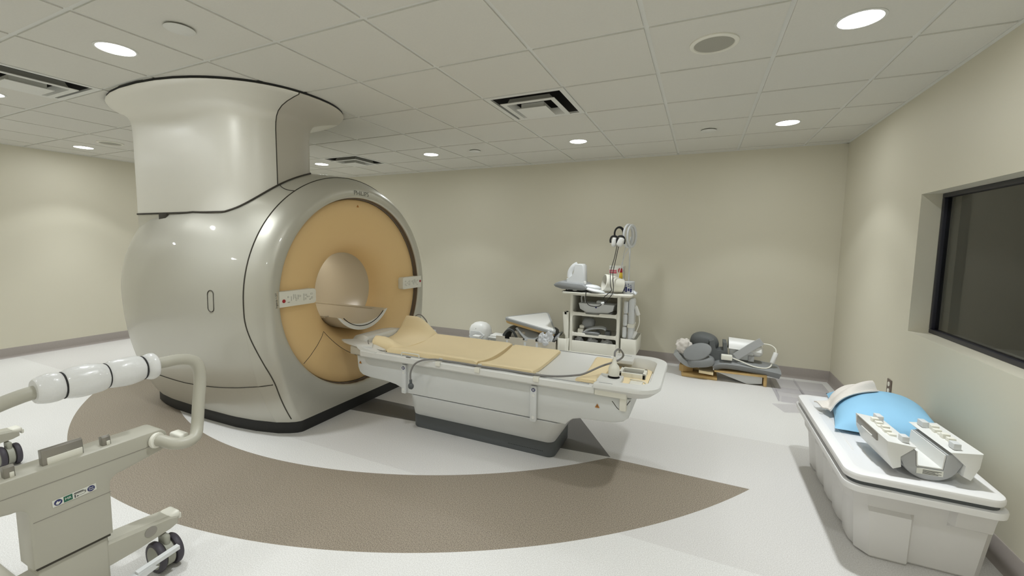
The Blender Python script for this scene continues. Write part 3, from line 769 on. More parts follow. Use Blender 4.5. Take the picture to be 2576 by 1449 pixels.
# head end: raised connector block and side shelf
bm = B()
loft(bm, [[(x, TY + .02 + s * w_, z) for s, z in ((-1, .565), (1, .565), (1, zt_ - .03), (.8, zt_), (-.8, zt_), (-1, zt_ - .03))] for x, w_, zt_ in ((-1.10, .18, .635), (-1.07, .20, .648), (-.98, .225, .660), (-.91, .25, .660), (-.895, .255, .645), (-.886, .26, .605))])
hb = obj('head_end_block', bm, M['white'], tb, angle=25)
bm = B(); prism(bm, [(-1.115, 1.50), (-1.05, 1.46), (-.95, 1.425), (-.86, 1.405), (-.80, 1.40), (-.74, 1.44), (-.80, 1.52), (-1.02, 1.56)], .618, .634, None, .003)
obj('side_shelf', bm, M['white'], tb, angle=25)
bm = B(); loft(bm, [[(-.86, 1.405, .615), (-.86, 1.505, .615), (-.86, 1.505, .634), (-.86, 1.405, .634)], [(-.76, 1.395, .56), (-.76, 1.505, .56), (-.76, 1.505, .625), (-.76, 1.395, .618)], [(-.66, 1.392, .555), (-.66, 1.50, .555), (-.66, 1.50, .602), (-.66, 1.392, .603)]])
obj('side_ramp', bm, M['white'], tb, angle=25)
bm = B(); box(bm, -.95, -.78, 1.42, 1.60, .548, .615, .012); obj('end_buffer', bm, M['beige'], tb)
for (x0, x1, y0, y1) in ((-.99, -.94, 1.53, 1.537), (-.90, -.86, 1.50, 1.51)):
    bm = B(); box(bm, x0, x1, y0, y1, .632, .6335); obj('slot', bm, M['seam'], hb, smooth=False)
bm = B(); tube(bm, [(-.835, 1.50, .655), (-.81, 1.475, .640), (-.77, 1.455, .622), (-.70, 1.445, .609), (-.62, 1.445, .605)], .003, 6, 5); obj('edge_gasket', bm, M['cable'], hb)
bm = B(); box(bm, -.86, -.62, 2.068, 2.13, .602, .645, .01); box(bm, -.60, -.45, 2.06, 2.10, .60, .612, .004); obj('socket_cover', bm, M['white2'], tb)

# pads on the table
def pad(name, label, x0, x1, th, xs=1, lift=0.0, ends=(0, 0), v0=-.31, v1=.295):
    bm = B()
    def f(u, v):
        y = v0 + (v1 - v0) * v
        e = min(u, 1 - u) * (x1 - x0); ev = min(v, 1 - v) * (v1 - v0)
        rd = min(1, e / .018) ; rv = min(1, ev / .018)
        x = x0 + (x1 - x0) * u + (ends[0] * (1 - u) + ends[1] * u) * (abs(y) / .3) ** 2
        return (x, TY + y, trough(y) + .003 + lift + th * .48 + th * .52 * (1 - .5 * (1 - rd) ** 2 - .5 * (1 - rv) ** 2) )
    us = 26
    sheet(bm, f, us, 24, 0, lambda p: Vector((p.x, p.y, trough(p.y - TY) + .003)))
    return solo(name, bm, M['foamtan'], label, 'cushion', group='tan cushions on the patient table')
pad('table_cushion', 'long tan cushion in the middle of the table, next to the curved head cradle', -.60, .15, .044, ends=(0, .02))
pad('table_cushion', 'tan cushion in the middle of the table, ending at the bare white stretch', .178, .545, .030, ends=(0, .03))
pad('table_cushion', 'short tan cushion at the foot end of the table by the white handle', .855, .982, .026, ends=(0, .0), v0=-.298, v1=.27)
bm = B(); rings = []
prof_h = [(-1, .600), (-1, .632), (-.97, .668), (-.90, .684), (-.80, .680), (-.68, .652), (-.5, .630), (-.25, .619), (0, .617), (.25, .624), (.45, .645), (.62, .685), (.76, .738), (.86, .765), (.94, .762), (1, .735), (1, .600)]
for k in range(15):
    u = k / 14; f_ = 1 - max(0, (u - .35) / .65) ** 1.6; e_ = 1 - .25 * max(0, 1 - u / .06) ** 2
    R_ = []
    for w, z in prof_h:
        x = -.875 + .325 * u + .07 * (1 - u) * max(0, -w) - .02 * max(0, w) * (1 - u)
        R_.append((x, TY + .03 + .275 * w * (1 - .02 * (1 - f_)), (trough(TY + .03 + .275 * w - TY) + .004) if z == .600 else .600 + (z - .600) * (f_ * .86 + .14) * e_ + .004))
    rings.append(R_)
loft(bm, rings); solo('head_cradle_cushion', bm, M['foamtan'], 'curved tan cushion at the head end of the table, against the bore', 'cushion', angle=60)
# cables on the table
bm = B(); cpts = [(-.315, TY - HW - .030, .425), (-.318, TY - HW - .030, .50), (-.29, TY - HW - .026, .565), (-.23, TY - HW - .018, .603), (-.15, TY - HW + .0, .616), (-.105, TY - HW + .018, .614), (0.05, TY - HW + .03, .611), (.205, TY - HW + .018, .614), (.40, TY - HW + .03, .611), (.622, TY - HW + .018, .614), (.74, TY - HW + .055, .611), (.85, TY - HW + .085, .625), (.90, TY - .25, .635), (.98, TY - .12, .66), (1.06, TY - .05, .685), (1.095, TY - .03, .72), (1.075, TY - .06, .765), (1.06, TY - .13, .765), (1.072, 1.548, .735)]
ct = thing('plug_cable', 'grey cable clipped along the near rail of the patient table', 'cable', (.3, TY - HW, .6))
tube(bm, cpts, .0062, 8, 6); obj('cable', bm, M['cable'], ct)
bm = B(); blob(bm, (-.315, TY - HW - .03, .408), (.022, .018, .024), 3, .02, sub=3); cyl(bm, (-.315, TY - HW - .03, .42), (-.317, TY - HW - .03, .455), .010, 12, .002); obj('round_plug', bm, M['kick'], ct)
bm = B(); lathe(bm, [(.030, .0), (.033, .01), (.034, .045), (.028, .062), (.016, .075), (.010, .10), (.008, .115)], 20, T(1.072, 1.535, .637) @ RX(-6)); obj('white_plug', bm, M['cream'], ct)
bm = B(); lathe(bm, [(.036, .629), (.036, .632), (0, .632)], 20, T(1.072, 1.535, 0)); obj('socket_ring', bm, M['black'], tb)
bm = B(); tube(bm, [(-.86, 2.10, .655), (-.845, 2.09, .70), (-.80, 2.07, .765), (-.755, 2.08, .775), (-.72, 2.10, .735), (-.705, 2.11, .70)], .0055, 8, 6); ct2 = thing('plug_lead', 'short white plug lead looped behind the curved head cushion', 'cable', (-.78, 2.10, .645)); obj('cable', bm, M['cable'], ct2)
bm = B(); lathe(bm, [(.020, .0), (.022, .02), (.018, .045), (.009, .06), (.007, .075)], 18, T(-.700, 2.115, .645) @ RY(-8)); obj('white_plug', bm, M['cream'], ct2)

# ------------------------------------------------------------ trolley in the foreground
tr = thing('transport_trolley', 'putty-coloured trolley end with a foam-wrapped push handle in the left foreground', 'trolley', (-1.5, -.35, 0))
XA, XB = -.645, -.525
SX = Matrix(((0, 0, 1, 0), (1, 0, 0, 0), (0, 1, 0, 0), (0, 0, 0, 1)))
def arc(cx, cy, r, a0, a1, n=6): return [(cx + r * math.cos(math.radians(a0 + (a1 - a0) * k / n)), cy + r * math.sin(math.radians(a0 + (a1 - a0) * k / n))) for k in range(n + 1)]
half = [(-.35, .632), (-.08, .632)] + arc(-.075, .597, .035, 90, 0, 6) + [(-.042, .545), (-.055, .535)] + [(-.19, .520)] + arc(-.215, .475, .035, 60, 180, 5)[::1]
half = [(-.35, .630), (-.075, .630)] + arc(-.075, .596, .034, 80, 0, 5) + [(-.041, .548), (-.05, .541), (-.20, .512)] + arc(-.208, .48, .032, 90, 180, 4) + [(-.241, .28)]
poly = half + [(-.70 - p[0], p[1]) for p in half[::-1] if p[0] != -.35]
poly = [(y, z) for y, z in poly]
bm = B(); prism(bm, poly, XA, XB, SX, .008); ub = obj('upper_beam', bm, M['trolley'], tr, angle=30)
bm = B(); box(bm, XB - .002, XB + .0012, -.66, -.041, .5715, .5735); box(bm, XB - .002, XB + .0012, -.452, -.24, .45, .452); obj('panel_seam', bm, M['steel'], ub, smooth=False)
bm = B(); box(bm, XA + .008, XB - .012, -.447, -.253, .05, .29, .01); obj('lower_column', bm, M['trolley'], tr)
bm = B(); box(bm, XA + .004, XB - .006, -.451, -.249, .272, .281); obj('column_gap', bm, M['seam'], tr, smooth=False)
# base spine and feet
bm = B(); box(bm, -2.45, -.60, -.52, -.42, .06, .13, .02); obj('spine', bm, M['trolley'], tr)
def foot_(xc, parent, sh=0):
    for s in (1, -1):
        f = B(); 
        y0 = -.35 + s * .09; y1 = -.35 + sh + s * .335
        loft(f, [[(xc + dx, y, z) for dx, z in ((-.045, z0), (.045, z0), (.045, z1 - .012), (.035, z1), (-.035, z1), (-.045, z1 - .012))] for y, z0, z1 in ((y0, .145, .245), (y0 + s * .10, .150, .235), (y1 - s * .03, .165, .222), (y1, .175, .212))]); ft = obj('leg', f, M['trolley'], parent, angle=30)
        f = B(); box(f, xc - .038, xc + .040, y1 - .035, y1 + .018, .192, .226, .014); box(f, xc - .028, xc + .028, y1 + .012, y1 + .026, .178, .206, .006); obj('end_cap', f, M['cream'], ft)
        f = B(); lathe(f, [(.022, 0), (.022, .0015), (0, .0015)], 24, T(xc + .0452, -.35 + s * .235, .198) @ RY(90)); obj('cover_disc', f, M['steel'], ft)
        yc_ = -.35 + sh + s * .285; wc = xc + .035
        cs = thing_caster(wc, yc_, s, parent)
def thing_caster(x, y, s, parent):
    f = B(); box(f, x - .03, x + .03, y - .012, y + .012, .075, .155, .01); cyl(f, (x, y - .014, .066), (x, y + .014, .066), .055, 24); fk = obj('caster', f, M['wheel'], parent)
    for d in (-.032, .032):
        f = B(); q = T(x, y + d, .066) @ RX(90); lathe(f, [(.050, -.013), (.061, -.012), (.066, -.006), (.066, .006), (.061, .012), (.050, .013)], 32, q, cap=False); lathe(f, [(.050, -.013), (.048, -.010), (.048, .010), (.050, .013)], 32, q, cap=False); obj('tyre', f, M['tyre'], fk)
        f = B(); lathe(f, [(.0505, -.011), (.046, -.0135), (0, -.012)], 28, q); lathe(f, [(0, .012), (.046, .0135), (.0505, .011)], 28, q); obj('hub', f, M['wheel'], fk)
foot_(-.585, tr); foot_(-2.40, tr, .05)
f = B(); loft(f, [[(-.50, -.26, .055), (-.50, -.24, .085), (-.50, -.20, .09), (-.50, -.18, .06)], [(-.46, -.24, .06), (-.46, -.22, .09), (-.46, -.15, .10), (-.46, -.13, .08)]]); 
loft(f, [[(x - .012, y, z), (x + .012, y, z), (x + .012, y, z + .016), (x - .012, y, z + .016)] for x, y, z in ((-.475, -.20, .085), (-.475, -.05, .100))]); obj('brake_pedal', f, M['white2'], tr)
# steel clips on the beam
for y0, y1, hz in ((-.41, -.30, .052), (-.245, -.219, .030), (-.50, -.474, .034)):
    f = B(); prism(f, [(XB - .052, .620), (XB - .024, .620), (XB - .030, .630 + hz), (XB - .038, .636 + hz), (XB - .058, .630 + hz)], -y1, -y0, Matrix(((1, 0, 0, 0), (0, 0, -1, 0), (0, 1, 0, 0), (0, 0, 0, 1))), .002)
    cl = obj('catch_plate', f, M['steel'], tr)
    f = B(); box(f, XB - .056, XB - .024, y0 + .012, y1 - .003, .629, .633 + hz * .42, .002); obj('inner_lip', f, M['cream'], cl)
# push handle
f = B(); hp = [(-.54, -.085, .590), (-.50, -.072, .588), (-.455, -.055, .578), (-.435, -.020, .572), (-.44, .020, .580), (-.465, .045, .62), (-.48, .062, .70), (-.495, .082, .80), (-.50, .082, .86), (-.505, .062, .898), (-.51, .015, .915), (-.51, -.06, .917), (-.51, -.20, .915), (-.51, -.40, .912), (-.505, -.47, .906), (-.50, -.55, .885), (-.495, -.64, .85), (-.49, -.72, .80), (-.48, -.76, .70), (-.465, -.745, .62), (-.44, -.70, .578), (-.50, -.63, .588), (-.54, -.615, .590)]
tube(f, hp, .0235, 14, 5); hn = obj('push_handle', f, M['trolley'], tr)
f = B(); cyl(f, (-.53, -.085, .59), (-.515, -.08, .59), .032, 20, .004); obj('handle_socket', f, M['cream'], hn)
f = B(); box(f, -.60, -.52, .0, .04, .545, .575, .008); obj('side_lever', f, M['cream'], tr)
def wrap(name, y0, y1, r0, seed, r1=None):
    f = B(); n_ = 18; rings = []; m_ = 28
    for i in range(n_ + 1):
        t_ = i / n_; y = y0 + (y1 - y0) * t_; rr = (r0 + ((r1 or r0) - r0) * t_) * (.80 + .20 * (math.sin(PI * t_) ** .55))
        ring_ = []
        for k in range(m_):
            a = 2 * PI * k / m_; d = 1 + .05 * noise.noise(Vector((math.cos(a) * 1.6, math.sin(a) * 1.6, y * 22 + seed)))
            fold = 1 + .09 * math.exp(-((a - 3.9) / .25) ** 2) - .07 * math.exp(-((a - 4.35) / .16) ** 2)
            ring_.append((-.51 + rr * d * fold * math.cos(a), y, .914 + rr * d * fold * math.sin(a)))
        rings.append(ring_)
    loft(f, rings); return obj(name, f, M['foamwrap'], hn)
wrap('foam_sleeve', -.355, -.238, .058, 1); wrap('foam_sleeve', -.236, -.122, .056, 5); wrap('foam_sleeve', -.122, -.078, .046, 9, .060); wrap('foam_sleeve', -.428, -.357, .050, 13, .054)
for y in (-.357, -.237, -.121):
    f = B(); lathe(f, [(.0465, -.003), (.0485, 0), (.0465, .003)], 28, T(-.51, y, .914) @ RX(90), cap=False); obj('zip_tie', f, M['black'], hn)
# label on the trolley
f = B(); lx = XB + .0008; LB = Matrix(((0, 0, 1, lx), (1, 0, 0, -.343), (0, 1, 0, .494), (0, 0, 0, 1))) @ RZ(2.0)
prism(f, [(-.060, -.0125), (.060, -.0125), (.060, .0125), (-.060, .0125)], 0, .001, LB); lb = obj('label_strip', f, M['paper'], tr, smooth=False)
f = B(); lathe(f, [(.0108, .001), (.0108, .0016), (0, .0016)], 24, LB @ T(-.045, 0, 0)); lathe(f, [(.0108, .001), (.0108, .0016), (0, .0016)], 24, LB @ T(.045, 0, 0)); obj('round_mark', f, M['navy'], lb, smooth=False)
f = B(); prism(f, [(-.0305, -.0105), (-.007, -.0105), (-.007, .0105), (-.0305, .0105)], .001, .0016, LB); obj('square_mark', f, M['green'], lb, smooth=False)
text('lettering', 'MR', .0125, LB @ T(-.0187, 0, .0018), M['paper'], lb, 1.0)
text('lettering', 'Flow', .0062, LB @ T(.045, .0035, .0018), M['paper'], lb, 1.1); text('lettering', 'Track', .0062, LB @ T(.045, -.0035, .0018), M['paper'], lb, 1.0)
f = B(); prism(f, [(-.052, -.004), (-.046, -.008), (-.0405, -.003), (-.038, .003), (-.043, .001), (-.0475, .005), (-.050, .001)], .0016, .0020, LB); obj('hand_symbol', f, M['paper'], lb, smooth=False)
f = B()
for (x0, x1, y0, y1) in ((-.004, .030, .004, .0055), (-.002, .024, .0062, .0085), (.0, .030, .0012, .0022), (-.002, .0015, -.010, .001), (.027, .030, -.003, .001), (.004, .009, -.0085, -.0045), (.010, .028, -.0065, -.0055)): prism(f, [(x0, y0), (x1, y0), (x1, y1), (x0, y1)], .001, .0015, LB)
obj('bed_diagram', f, M['ink'], lb, smooth=False)
# ------------------------------------------------------------ storage cart by the back wall
CX0, CX1, CYF, CYB = .150, .722, 3.76, 4.22
ca = thing('storage_cart', 'cream plastic storage cart with open shelves against the back wall', 'cart', ((CX0 + CX1) / 2, (CYF + CYB) / 2, 0))
FR = Matrix(((1, 0, 0, 0), (0, 0, -1, CYF), (0, 1, 0, 0), (0, 0, 0, 1)))      # (x, z, towards the viewer)
bm = B(); loft(bm, [[(x, y, z) for x, y in rrect(.452, 3.955, hx_, hy_, .05, 6)] for z, hx_, hy_ in ((.852, .395, .245), (.858, .402, .252), (.872, .404, .254), (.876, .401, .251), (.876, .385, .235), (.868, .380, .230))]); obj('top_tray', bm, M['cream'], ca)
for x0, x1, nm in ((CX0, CX0 + .030, 'side_panel'), (CX1 - .030, CX1, 'side_panel')):
    bm = B(); box(bm, x0, x1, CYF, CYB, .14, .854, .006); obj(nm, bm, M['cream'], ca)
bm = B(); box(bm, CX0 + .03, CX1 - .03, CYB - .02, CYB, .15, .85); obj('back_panel', bm, M['cream'], ca, smooth=False)
def shelf(z, notch=True):
    bm = B()
    box(bm, CX0 + .03, CX1 - .03, CYF + .004, CYB - .02, z - .028, z - .018)
    a, b_ = CX0 + .03, CX1 - .03; m0, m1 = .34, .49
    if notch: poly_ = [(a, z - .034), (b_, z - .034), (b_, z + .006), (m1 + .012, z + .006), (m1, z - .010), (m0, z - .010), (m0 - .012, z + .006), (a, z + .006)]
    else: poly_ = [(a, z - .02), (b_, z - .02), (b_, z + .02), (a, z + .02)]
    prism(bm, poly_, -.014, 0, FR, .002)
    for x, s in ((a, 1), (b_, -1)):     # rounded corners of the openings
        for zz, t_ in ((z + .006, 1), (z - .034, -1)):
            prism(bm, [(x, zz), (x + s * .022, zz), (x + s * .006, zz + t_ * .006), (x, zz + t_ * .022)] if s * t_ > 0 else [(x, zz), (x, zz + t_ * .022), (x + s * .006, zz + t_ * .006), (x + s * .022, zz)], -.012, -.002, FR)
    return obj('shelf', bm, M['cream'], ca, angle=25)
shelf(.632); shelf(.388)
bm = B(); prism(bm, [(CX0 + .03, .834), (CX1 - .03, .834), (CX1 - .03, .854), (CX0 + .03, .854)], -.014, 0, FR, .002); obj('top_rail', bm, M['cream'], ca)
bm = B(); box(bm, CX0 + .03, CX1 - .03, CYF + .002, CYF + .014, .165, .298, .003); box(bm, CX0 + .03, CX1 - .03, CYF + .01, CYB - .02, .165, .18); obj('drawer', bm, M['cream'], ca)
bm = B(); box(bm, CX0 - .01, CX1 + .01, CYF - .004, CYB, .135, .165, .01); obj('base', bm, M['cream'], ca)
for x, y in ((CX0 + .05, CYF + .06), (CX1 - .05, CYF + .06), (CX0 + .05, CYB - .06), (CX1 - .05, CYB - .06)):
    bm = B(); box(bm, x - .018, x + .018, y - .018, y + .018, .07, .137, .004); cs = obj('caster', bm, M['cream'], ca)
    bm = B(); cyl(bm, (x - .014, y, .04), (x + .014, y, .04), .04, 20, .004); obj('wheel', bm, M['tyre'], cs)
def bin_(name, x0, x1, y0, y1, z0, z1, r):
    bm = B(); cx, cy, hx_, hy_ = (x0 + x1) / 2, (y0 + y1) / 2, (x1 - x0) / 2, (y1 - y0) / 2
    loft(bm, [[(x, y, z) for x, y in rrect(cx, cy, hx_ - d, hy_ - d, r, 5)] for z, d in ((z0, .012), (z0 + .012, .002), (z1 - .003, 0), (z1, .002), (z1 - .002, .006), (z0 + .012, .008))]); return obj(name, bm, M['cream'], ca)
bin_('side_bin', .005, .145, 3.72, 4.15, .145, .315, .04); bin_('side_bin', .735, .915, 3.78, 4.20, .19, .375, .02)
# tall hanger post at the right back corner of the cart
bm = B(); tube(bm, [(.765, 4.05, .87), (.765, 4.05, 1.42), (.77, 4.05, 1.52)], .0085, 8, 4); obj('hanger_post', bm, M['white2'], ca)
# things hung on the post and standing on the cart
bm = B()
for k, (dx, dy, rr) in enumerate(((0, 0, .112), (.034, .02, .108))):
    P = []
    for i in range(28):
        a = 2 * PI * i / 28; P.append((.752 + dx + .36 * rr * math.cos(a), 3.97 + dy + .55 * rr * math.cos(a), 1.53 + rr * math.sin(a) * 1.12))
    tube(bm, P, .0155, 8, closed=True)
solo('coil_hoops', bm, M['white2'], 'white coil hoops hanging at the top of the cart post', 'coil')
bm = B(); tube(bm, [(.77, 3.985, 1.43), (.755, 3.98, 1.36), (.72, 3.975, 1.30), (.665, 3.97, 1.10), (.655, 3.97, .95), (.66, 3.97, .883)], .0045, 6, 5); tube(bm, [(.735, 3.985, 1.42), (.715, 3.98, 1.36), (.70, 3.975, 1.22), (.715, 3.97, 1.0), (.72, 3.97, .883)], .0035, 6, 5); solo('coil_leads', bm, M['white2'], 'thin white leads hanging from the hoops down to the cart top', 'cable')
hp_ = thing('headphones', 'black and white headphones hanging on the cart post', 'headphones', (.66, 3.93, 1.44))
bm = B(); P = []
for i in range(21):
    a = math.radians(200 - 220 * i / 20); P.append((.655 + .046 * math.cos(a), 3.93 + .03 * math.cos(a), 1.555 + .072 * math.sin(a)))
tube(bm, P, .016, 10, flat=.6); obj('headband', bm, M['black'], hp_)
for x, y, rz, tilt, nm in ((.607, 3.915, -30, 8, 1), (.682, 3.900, 25, 24, 2)):
    bm = B(); blob(bm, (x, y, 1.460), (.038 if nm == 2 else .030, .030, .058), nm, .05, sub=3, mtx=RY(tilt), sq=.7); cp = obj('ear_cup', bm, M['white'], hp_)
    bm = B(); P = [(x - .040, y - .008, 1.45), (x - .044, y - .012, 1.48), (x - .030, y - .016, 1.516), (x, y - .018, 1.527), (x + .030, y - .012, 1.516), (x + .044, y - .006, 1.48), (x + .038, y, 1.44)]
    tube(bm, P, .0105, 8, 4); obj('yoke', bm, M['black'], cp)
bm = B(); blob(bm, (.635, 3.935, 1.465), (.022, .02, .035), 5, .05, sub=3); obj('ear_pad', bm, M['black'], hp_)
bm = B(); tube(bm, [(.640, 3.905, 1.42), (.625, 3.86, 1.28), (.600, 3.80, 1.13), (.615, 3.73, .985), (.635, 3.70, .925), (.600, 3.695, .885), (.56, 3.69, .845), (.555, 3.69, .820), (.575, 3.69, .800)], .0042, 8, 6); tube(bm, [(.660, 3.905, 1.42), (.640, 3.86, 1.26), (.625, 3.80, 1.10), (.650, 3.73, .96), (.645, 3.695, .885), (.61, 3.685, .83), (.585, 3.685, .795), (.555, 3.685, .775), (.50, 3.69, .735), (.44, 3.69, .728), (.385, 3.685, .745), (.355, 3.685, .79), (.35, 3.688, .855), (.351, 3.692, .882), (.355, 3.73, .887), (.40, 3.735, .885)], .0042, 8, 6); obj('cord', bm, M['darkcable'], hp_)
bm = B(); lathe(bm, [(.016, 0), (.018, .01), (.010, .03), (.006, .034)], 14, T(.535, 3.685, .765) @ RY(55)); obj('plug', bm, M['white2'], hp_)
# stuff on the tray
TT_ = .869
bm = B(); box(bm, .09, .40, 3.74, 4.08, TT_, TT_ + .03, .012); solo('black_coil_mat', bm, M['black'], 'flat black mat under the grey pad on the cart top', 'mat')
bm = B(); sheet(bm, lambda u, v: (.115 + .19 * u, 3.722 + .12 * v, TT_ + .042 - .006 * abs(2 * u - 1) ** 4 - .012 * (1 if .38 < u < .62 and v < .4 else 0)), 24, 8, .008); solo('white_clip_frame', bm, M['white'], 'thin white frame sticking out under the grey pad on the cart', 'coil part')
gp = B(); prism(gp, [(-.045, .948), (-.02, .972), (.02, .988), (.30, .972), (.355, .935), (.345, .905), (.30, .898), (.06, .905), (-.02, .925)], -4.06, -3.70, Matrix(((1, 0, 0, 0), (0, 0, -1, 0), (0, 1, 0, 0), (0, 0, 0, 1))), .014)
solo('grey_coil_pad', gp, M['greyfoam'], 'big grey contoured pad on the left of the cart top', 'pad')
ft = thing('foot_coil', 'white chimney-shaped foot coil standing on the grey pad of the cart', 'coil', (.20, 3.88, TT_ + .10))
bm = B()
prof = [(.085, .972), (.085, 1.02), (.115, 1.035), (.145, 1.055), (.165, 1.09), (.185, 1.185), (.195, 1.195), (.265, 1.195), (.285, 1.175), (.300, .972)]
loft(bm, [[(.195 + (x - .195) * s, 3.88 + dy, .974 + (z - .974) * s2) for x, z in prof] for dy, s, s2 in ((-.085, .93, .985), (-.075, 1, 1), (.075, 1, 1), (.085, .93, .985))]); obj('housing', bm, M['white2'], ft, angle=35)
bm = B(); tube(bm, [(.100, 3.88, 1.03), (.105, 3.885, 1.10), (.14, 3.89, 1.16), (.19, 3.895, 1.192)], .014, 10, 5, flat=2.2); obj('strap', bm, M['white2'], ft)
bm = B(); cyl(bm, (.31, 3.80, .965), (.31, 3.80, 1.0), .014, 14, .003); obj('knob', bm, M['white'], ft)
bm = B(); blob(bm, (.405, 3.80, .935), (.095, .07, .030), 2, .04, sub=4, mtx=RY(6)); blob(bm, (.43, 3.76, .905), (.125, .07, .022), 4, .05, sub=4, mtx=RY(10)); solo('loop_coils', bm, M['white2'], 'flat white loop coils lying in front of the hollow cream coil on the cart', 'coil')
hc = thing('hollow_coil', 'cream hollow tube coil on its side on the cart top', 'coil', (.56, 3.93, TT_))
bm = B(); Q = T(.515, 3.86, .990) @ RZ(-62) @ RX(-100); lathe(bm, [(.092, 0), (.100, .004), (.102, .03), (.094, .12), (.078, .22), (.074, .22), (.088, .12), (.094, .03), (.092, 0)], 36, Q, cap=False); obj('shell', bm, M['cream'], hc)
bm = B(); lathe(bm, [(.088, .07), (.05, .075), (0, .075)], 30, Q); obj('inner_bottom', bm, M['brownplate'], hc)
bm = B()
for k in range(3): box(bm, .020 + .012 * k, .055, -.055 + .036 * k, -.030 + .036 * k, .045, .07, .004, Q)
obj('plug_pins', bm, M['black'], hc)
bm = B(); sheet(bm, lambda u, v: (.30 + .36 * u, 3.72 + .10 * v, TT_ + .004 + .018 * abs(math.sin(5 * u + 2 * v)) * (1 - u)), 20, 6, .004); solo('plastic_wrap', bm, M['bag'], 'crumpled clear wrap along the front of the cart top', 'plastic wrap')
bx_ = thing('carton', 'white printed carton standing at the back of the cart top', 'box', (.62, 4.13, TT_))
bm = B(); box(bm, .52, .705, 4.12, 4.16, TT_, 1.175, .002); obj('box_body', bm, M['paper'], bx_)
bm = B(); box(bm, .525, .61, 4.117, 4.121, 1.085, 1.125); obj('pink_panel', bm, M['pink'], bx_, smooth=False)
text('lettering', 'LASER CUT', .020, T(.566, 4.1165, 1.105) @ RX(90), M['paper'], bx_, .9)
text('lettering', 'LOTS', .024, T(.555, 4.1195, 1.152) @ RX(90), M['lightink'], bx_, 1.0)
bt = thing('marker_bottle', 'yellow and red capped bottle in front of the white carton', 'bottle', (.665, 4.08, TT_))
bm = B(); lathe(bm, [(.020, 0), (.023, .006), (.023, .16), (.021, .17), (.021, .22)], 18, T(.665, 4.07, TT_)); obj('body', bm, M['darkfoam'], bt)
bm = B(); lathe(bm, [(.024, .16), (.026, .165), (.026, .235), (.018, .25)], 18, T(.665, 4.07, TT_)); obj('sleeve', bm, M['yellow'], bt)
bm = B(); lathe(bm, [(.026, .232), (.030, .24), (.030, .265), (.022, .28), (.0, .284)], 18, T(.665, 4.07, TT_)); obj('cap', bm, M['red'], bt)
for x, y, h, m_, lab in ((.625, 4.075, .175, 'cream', 'slim cream bottle left of the yellow and red capped bottle'), (.705, 4.04, .165, 'white', 'slim white bottle right of the yellow and red capped bottle')):
    b_ = B(); lathe(b_, [(.014, 0), (.016, .005), (.016, h - .03), (.010, h - .015), (.010, h), (0, h)], 16, T(x, y, TT_)); solo('slim_bottle', b_, M[m_], lab, 'bottle', 'slim bottles on the cart')
wp = thing('wipes_tub', 'translucent tub with dark blue marks at the right end of the cart top', 'tub', (.79, 4.03, TT_))
bm = B(); lathe(bm, [(.066, 0), (.070, .006), (.070, .115), (.072, .12), (.072, .135), (.066, .14), (0, .14)], 30, T(.772, 3.99, TT_)); obj('body', bm, M['bag'], wp)
bm = B()
for k in range(5):
    a = math.radians(215 + 22 * k); Q = T(.772 + .0702 * math.cos(a), 3.99 + .0702 * math.sin(a), TT_ + .02 + .012 * (k % 2)) @ RZ(math.degrees(a) + 90)
    box(bm, -.010, .010, -.001, .001, 0, .03 + .012 * (k % 3), 0, Q); box(bm, -.012, .010, -.001, .001, .055, .062, 0, Q); box(bm, -.012, .004, -.001, .001, .075, .082, 0, Q)
obj('print', bm, M['navy'], wp, smooth=False)
bm = B(); sheet(bm, lambda u, v: (.832 + .05 * u, 3.84 + .08 * v, TT_ + .018 + .045 * (1 - u) * (1 - abs(2 * v - 1)) + .01 * math.sin(9 * v + 5 * u)), 8, 12, .006); solo('plastic_packet', bm, M['bag'], 'crumpled plastic packet at the far right edge of the cart top', 'packet')
# inside the shelves
wt = thing('shallow_coil', 'white trough-shaped coil on the upper shelf of the cart', 'coil', (.44, 3.9, .615))
bm = B(); loft(bm, [[(x, y, z) for x, z in ((.245 + d, .742), (.655 - d, .742), (.64 - d, .672), (.585 - d, .645), (.33 + d, .640), (.262 + d, .675))] for y, d in ((3.785, .012), (3.79, 0), (3.98, 0), (3.985, .01))]); obj('body', bm, M['white2'], wt, angle=25)
bm = B(); lathe(bm, [(.010, 0), (.010, .002), (0, .002)], 18, T(.45, 3.783, .705) @ RX(90)); obj('port', bm, M['navy'], wt)
bm = B(); box(bm, .44, .52, 3.83, 3.92, .742, .775, .01); obj('block', bm, M['white2'], wt)
bm = B(); box(bm, .30, .62, 3.82, 3.95, .6145, .642, .006); obj('foot', bm, M['white2'], wt)
bm = B(); tube(bm, [(.262, 3.87, .745), (.255, 3.87, .80), (.275, 3.87, .83), (.30, 3.87, .80), (.305, 3.87, .745)], .010, 8, 5); obj('handle', bm, M['white2'], wt)
bm = B(); blob(bm, (.35, 3.88, .50), (.075, .07, .062), 4, .08, sq=.8); solo('grey_strap_coil', bm, M['greyfoam'], 'rounded grey coil at the back of the middle cart shelf', 'coil')
bm = B(); box(bm, .235, .305, 3.80, 3.90, .371, .435, .012); box(bm, .25, .31, 3.82, 3.9, .435, .475, .012); solo('cream_plug_block', bm, M['cream'], 'cream connector block at the left of the middle cart shelf', 'connector')
bm = B(); sheet(bm, lambda u, v: (.31 + .26 * u, 3.785 + .08 * v, .432 + .055 * u + .02 * math.sin(PI * v) - .035 * (2 * abs(u - .5)) ** 3), 18, 8, .018); solo('grey_wing_pad', bm, M['bluegrey'], 'grey wing-shaped pad lying over the middle cart shelf', 'pad')
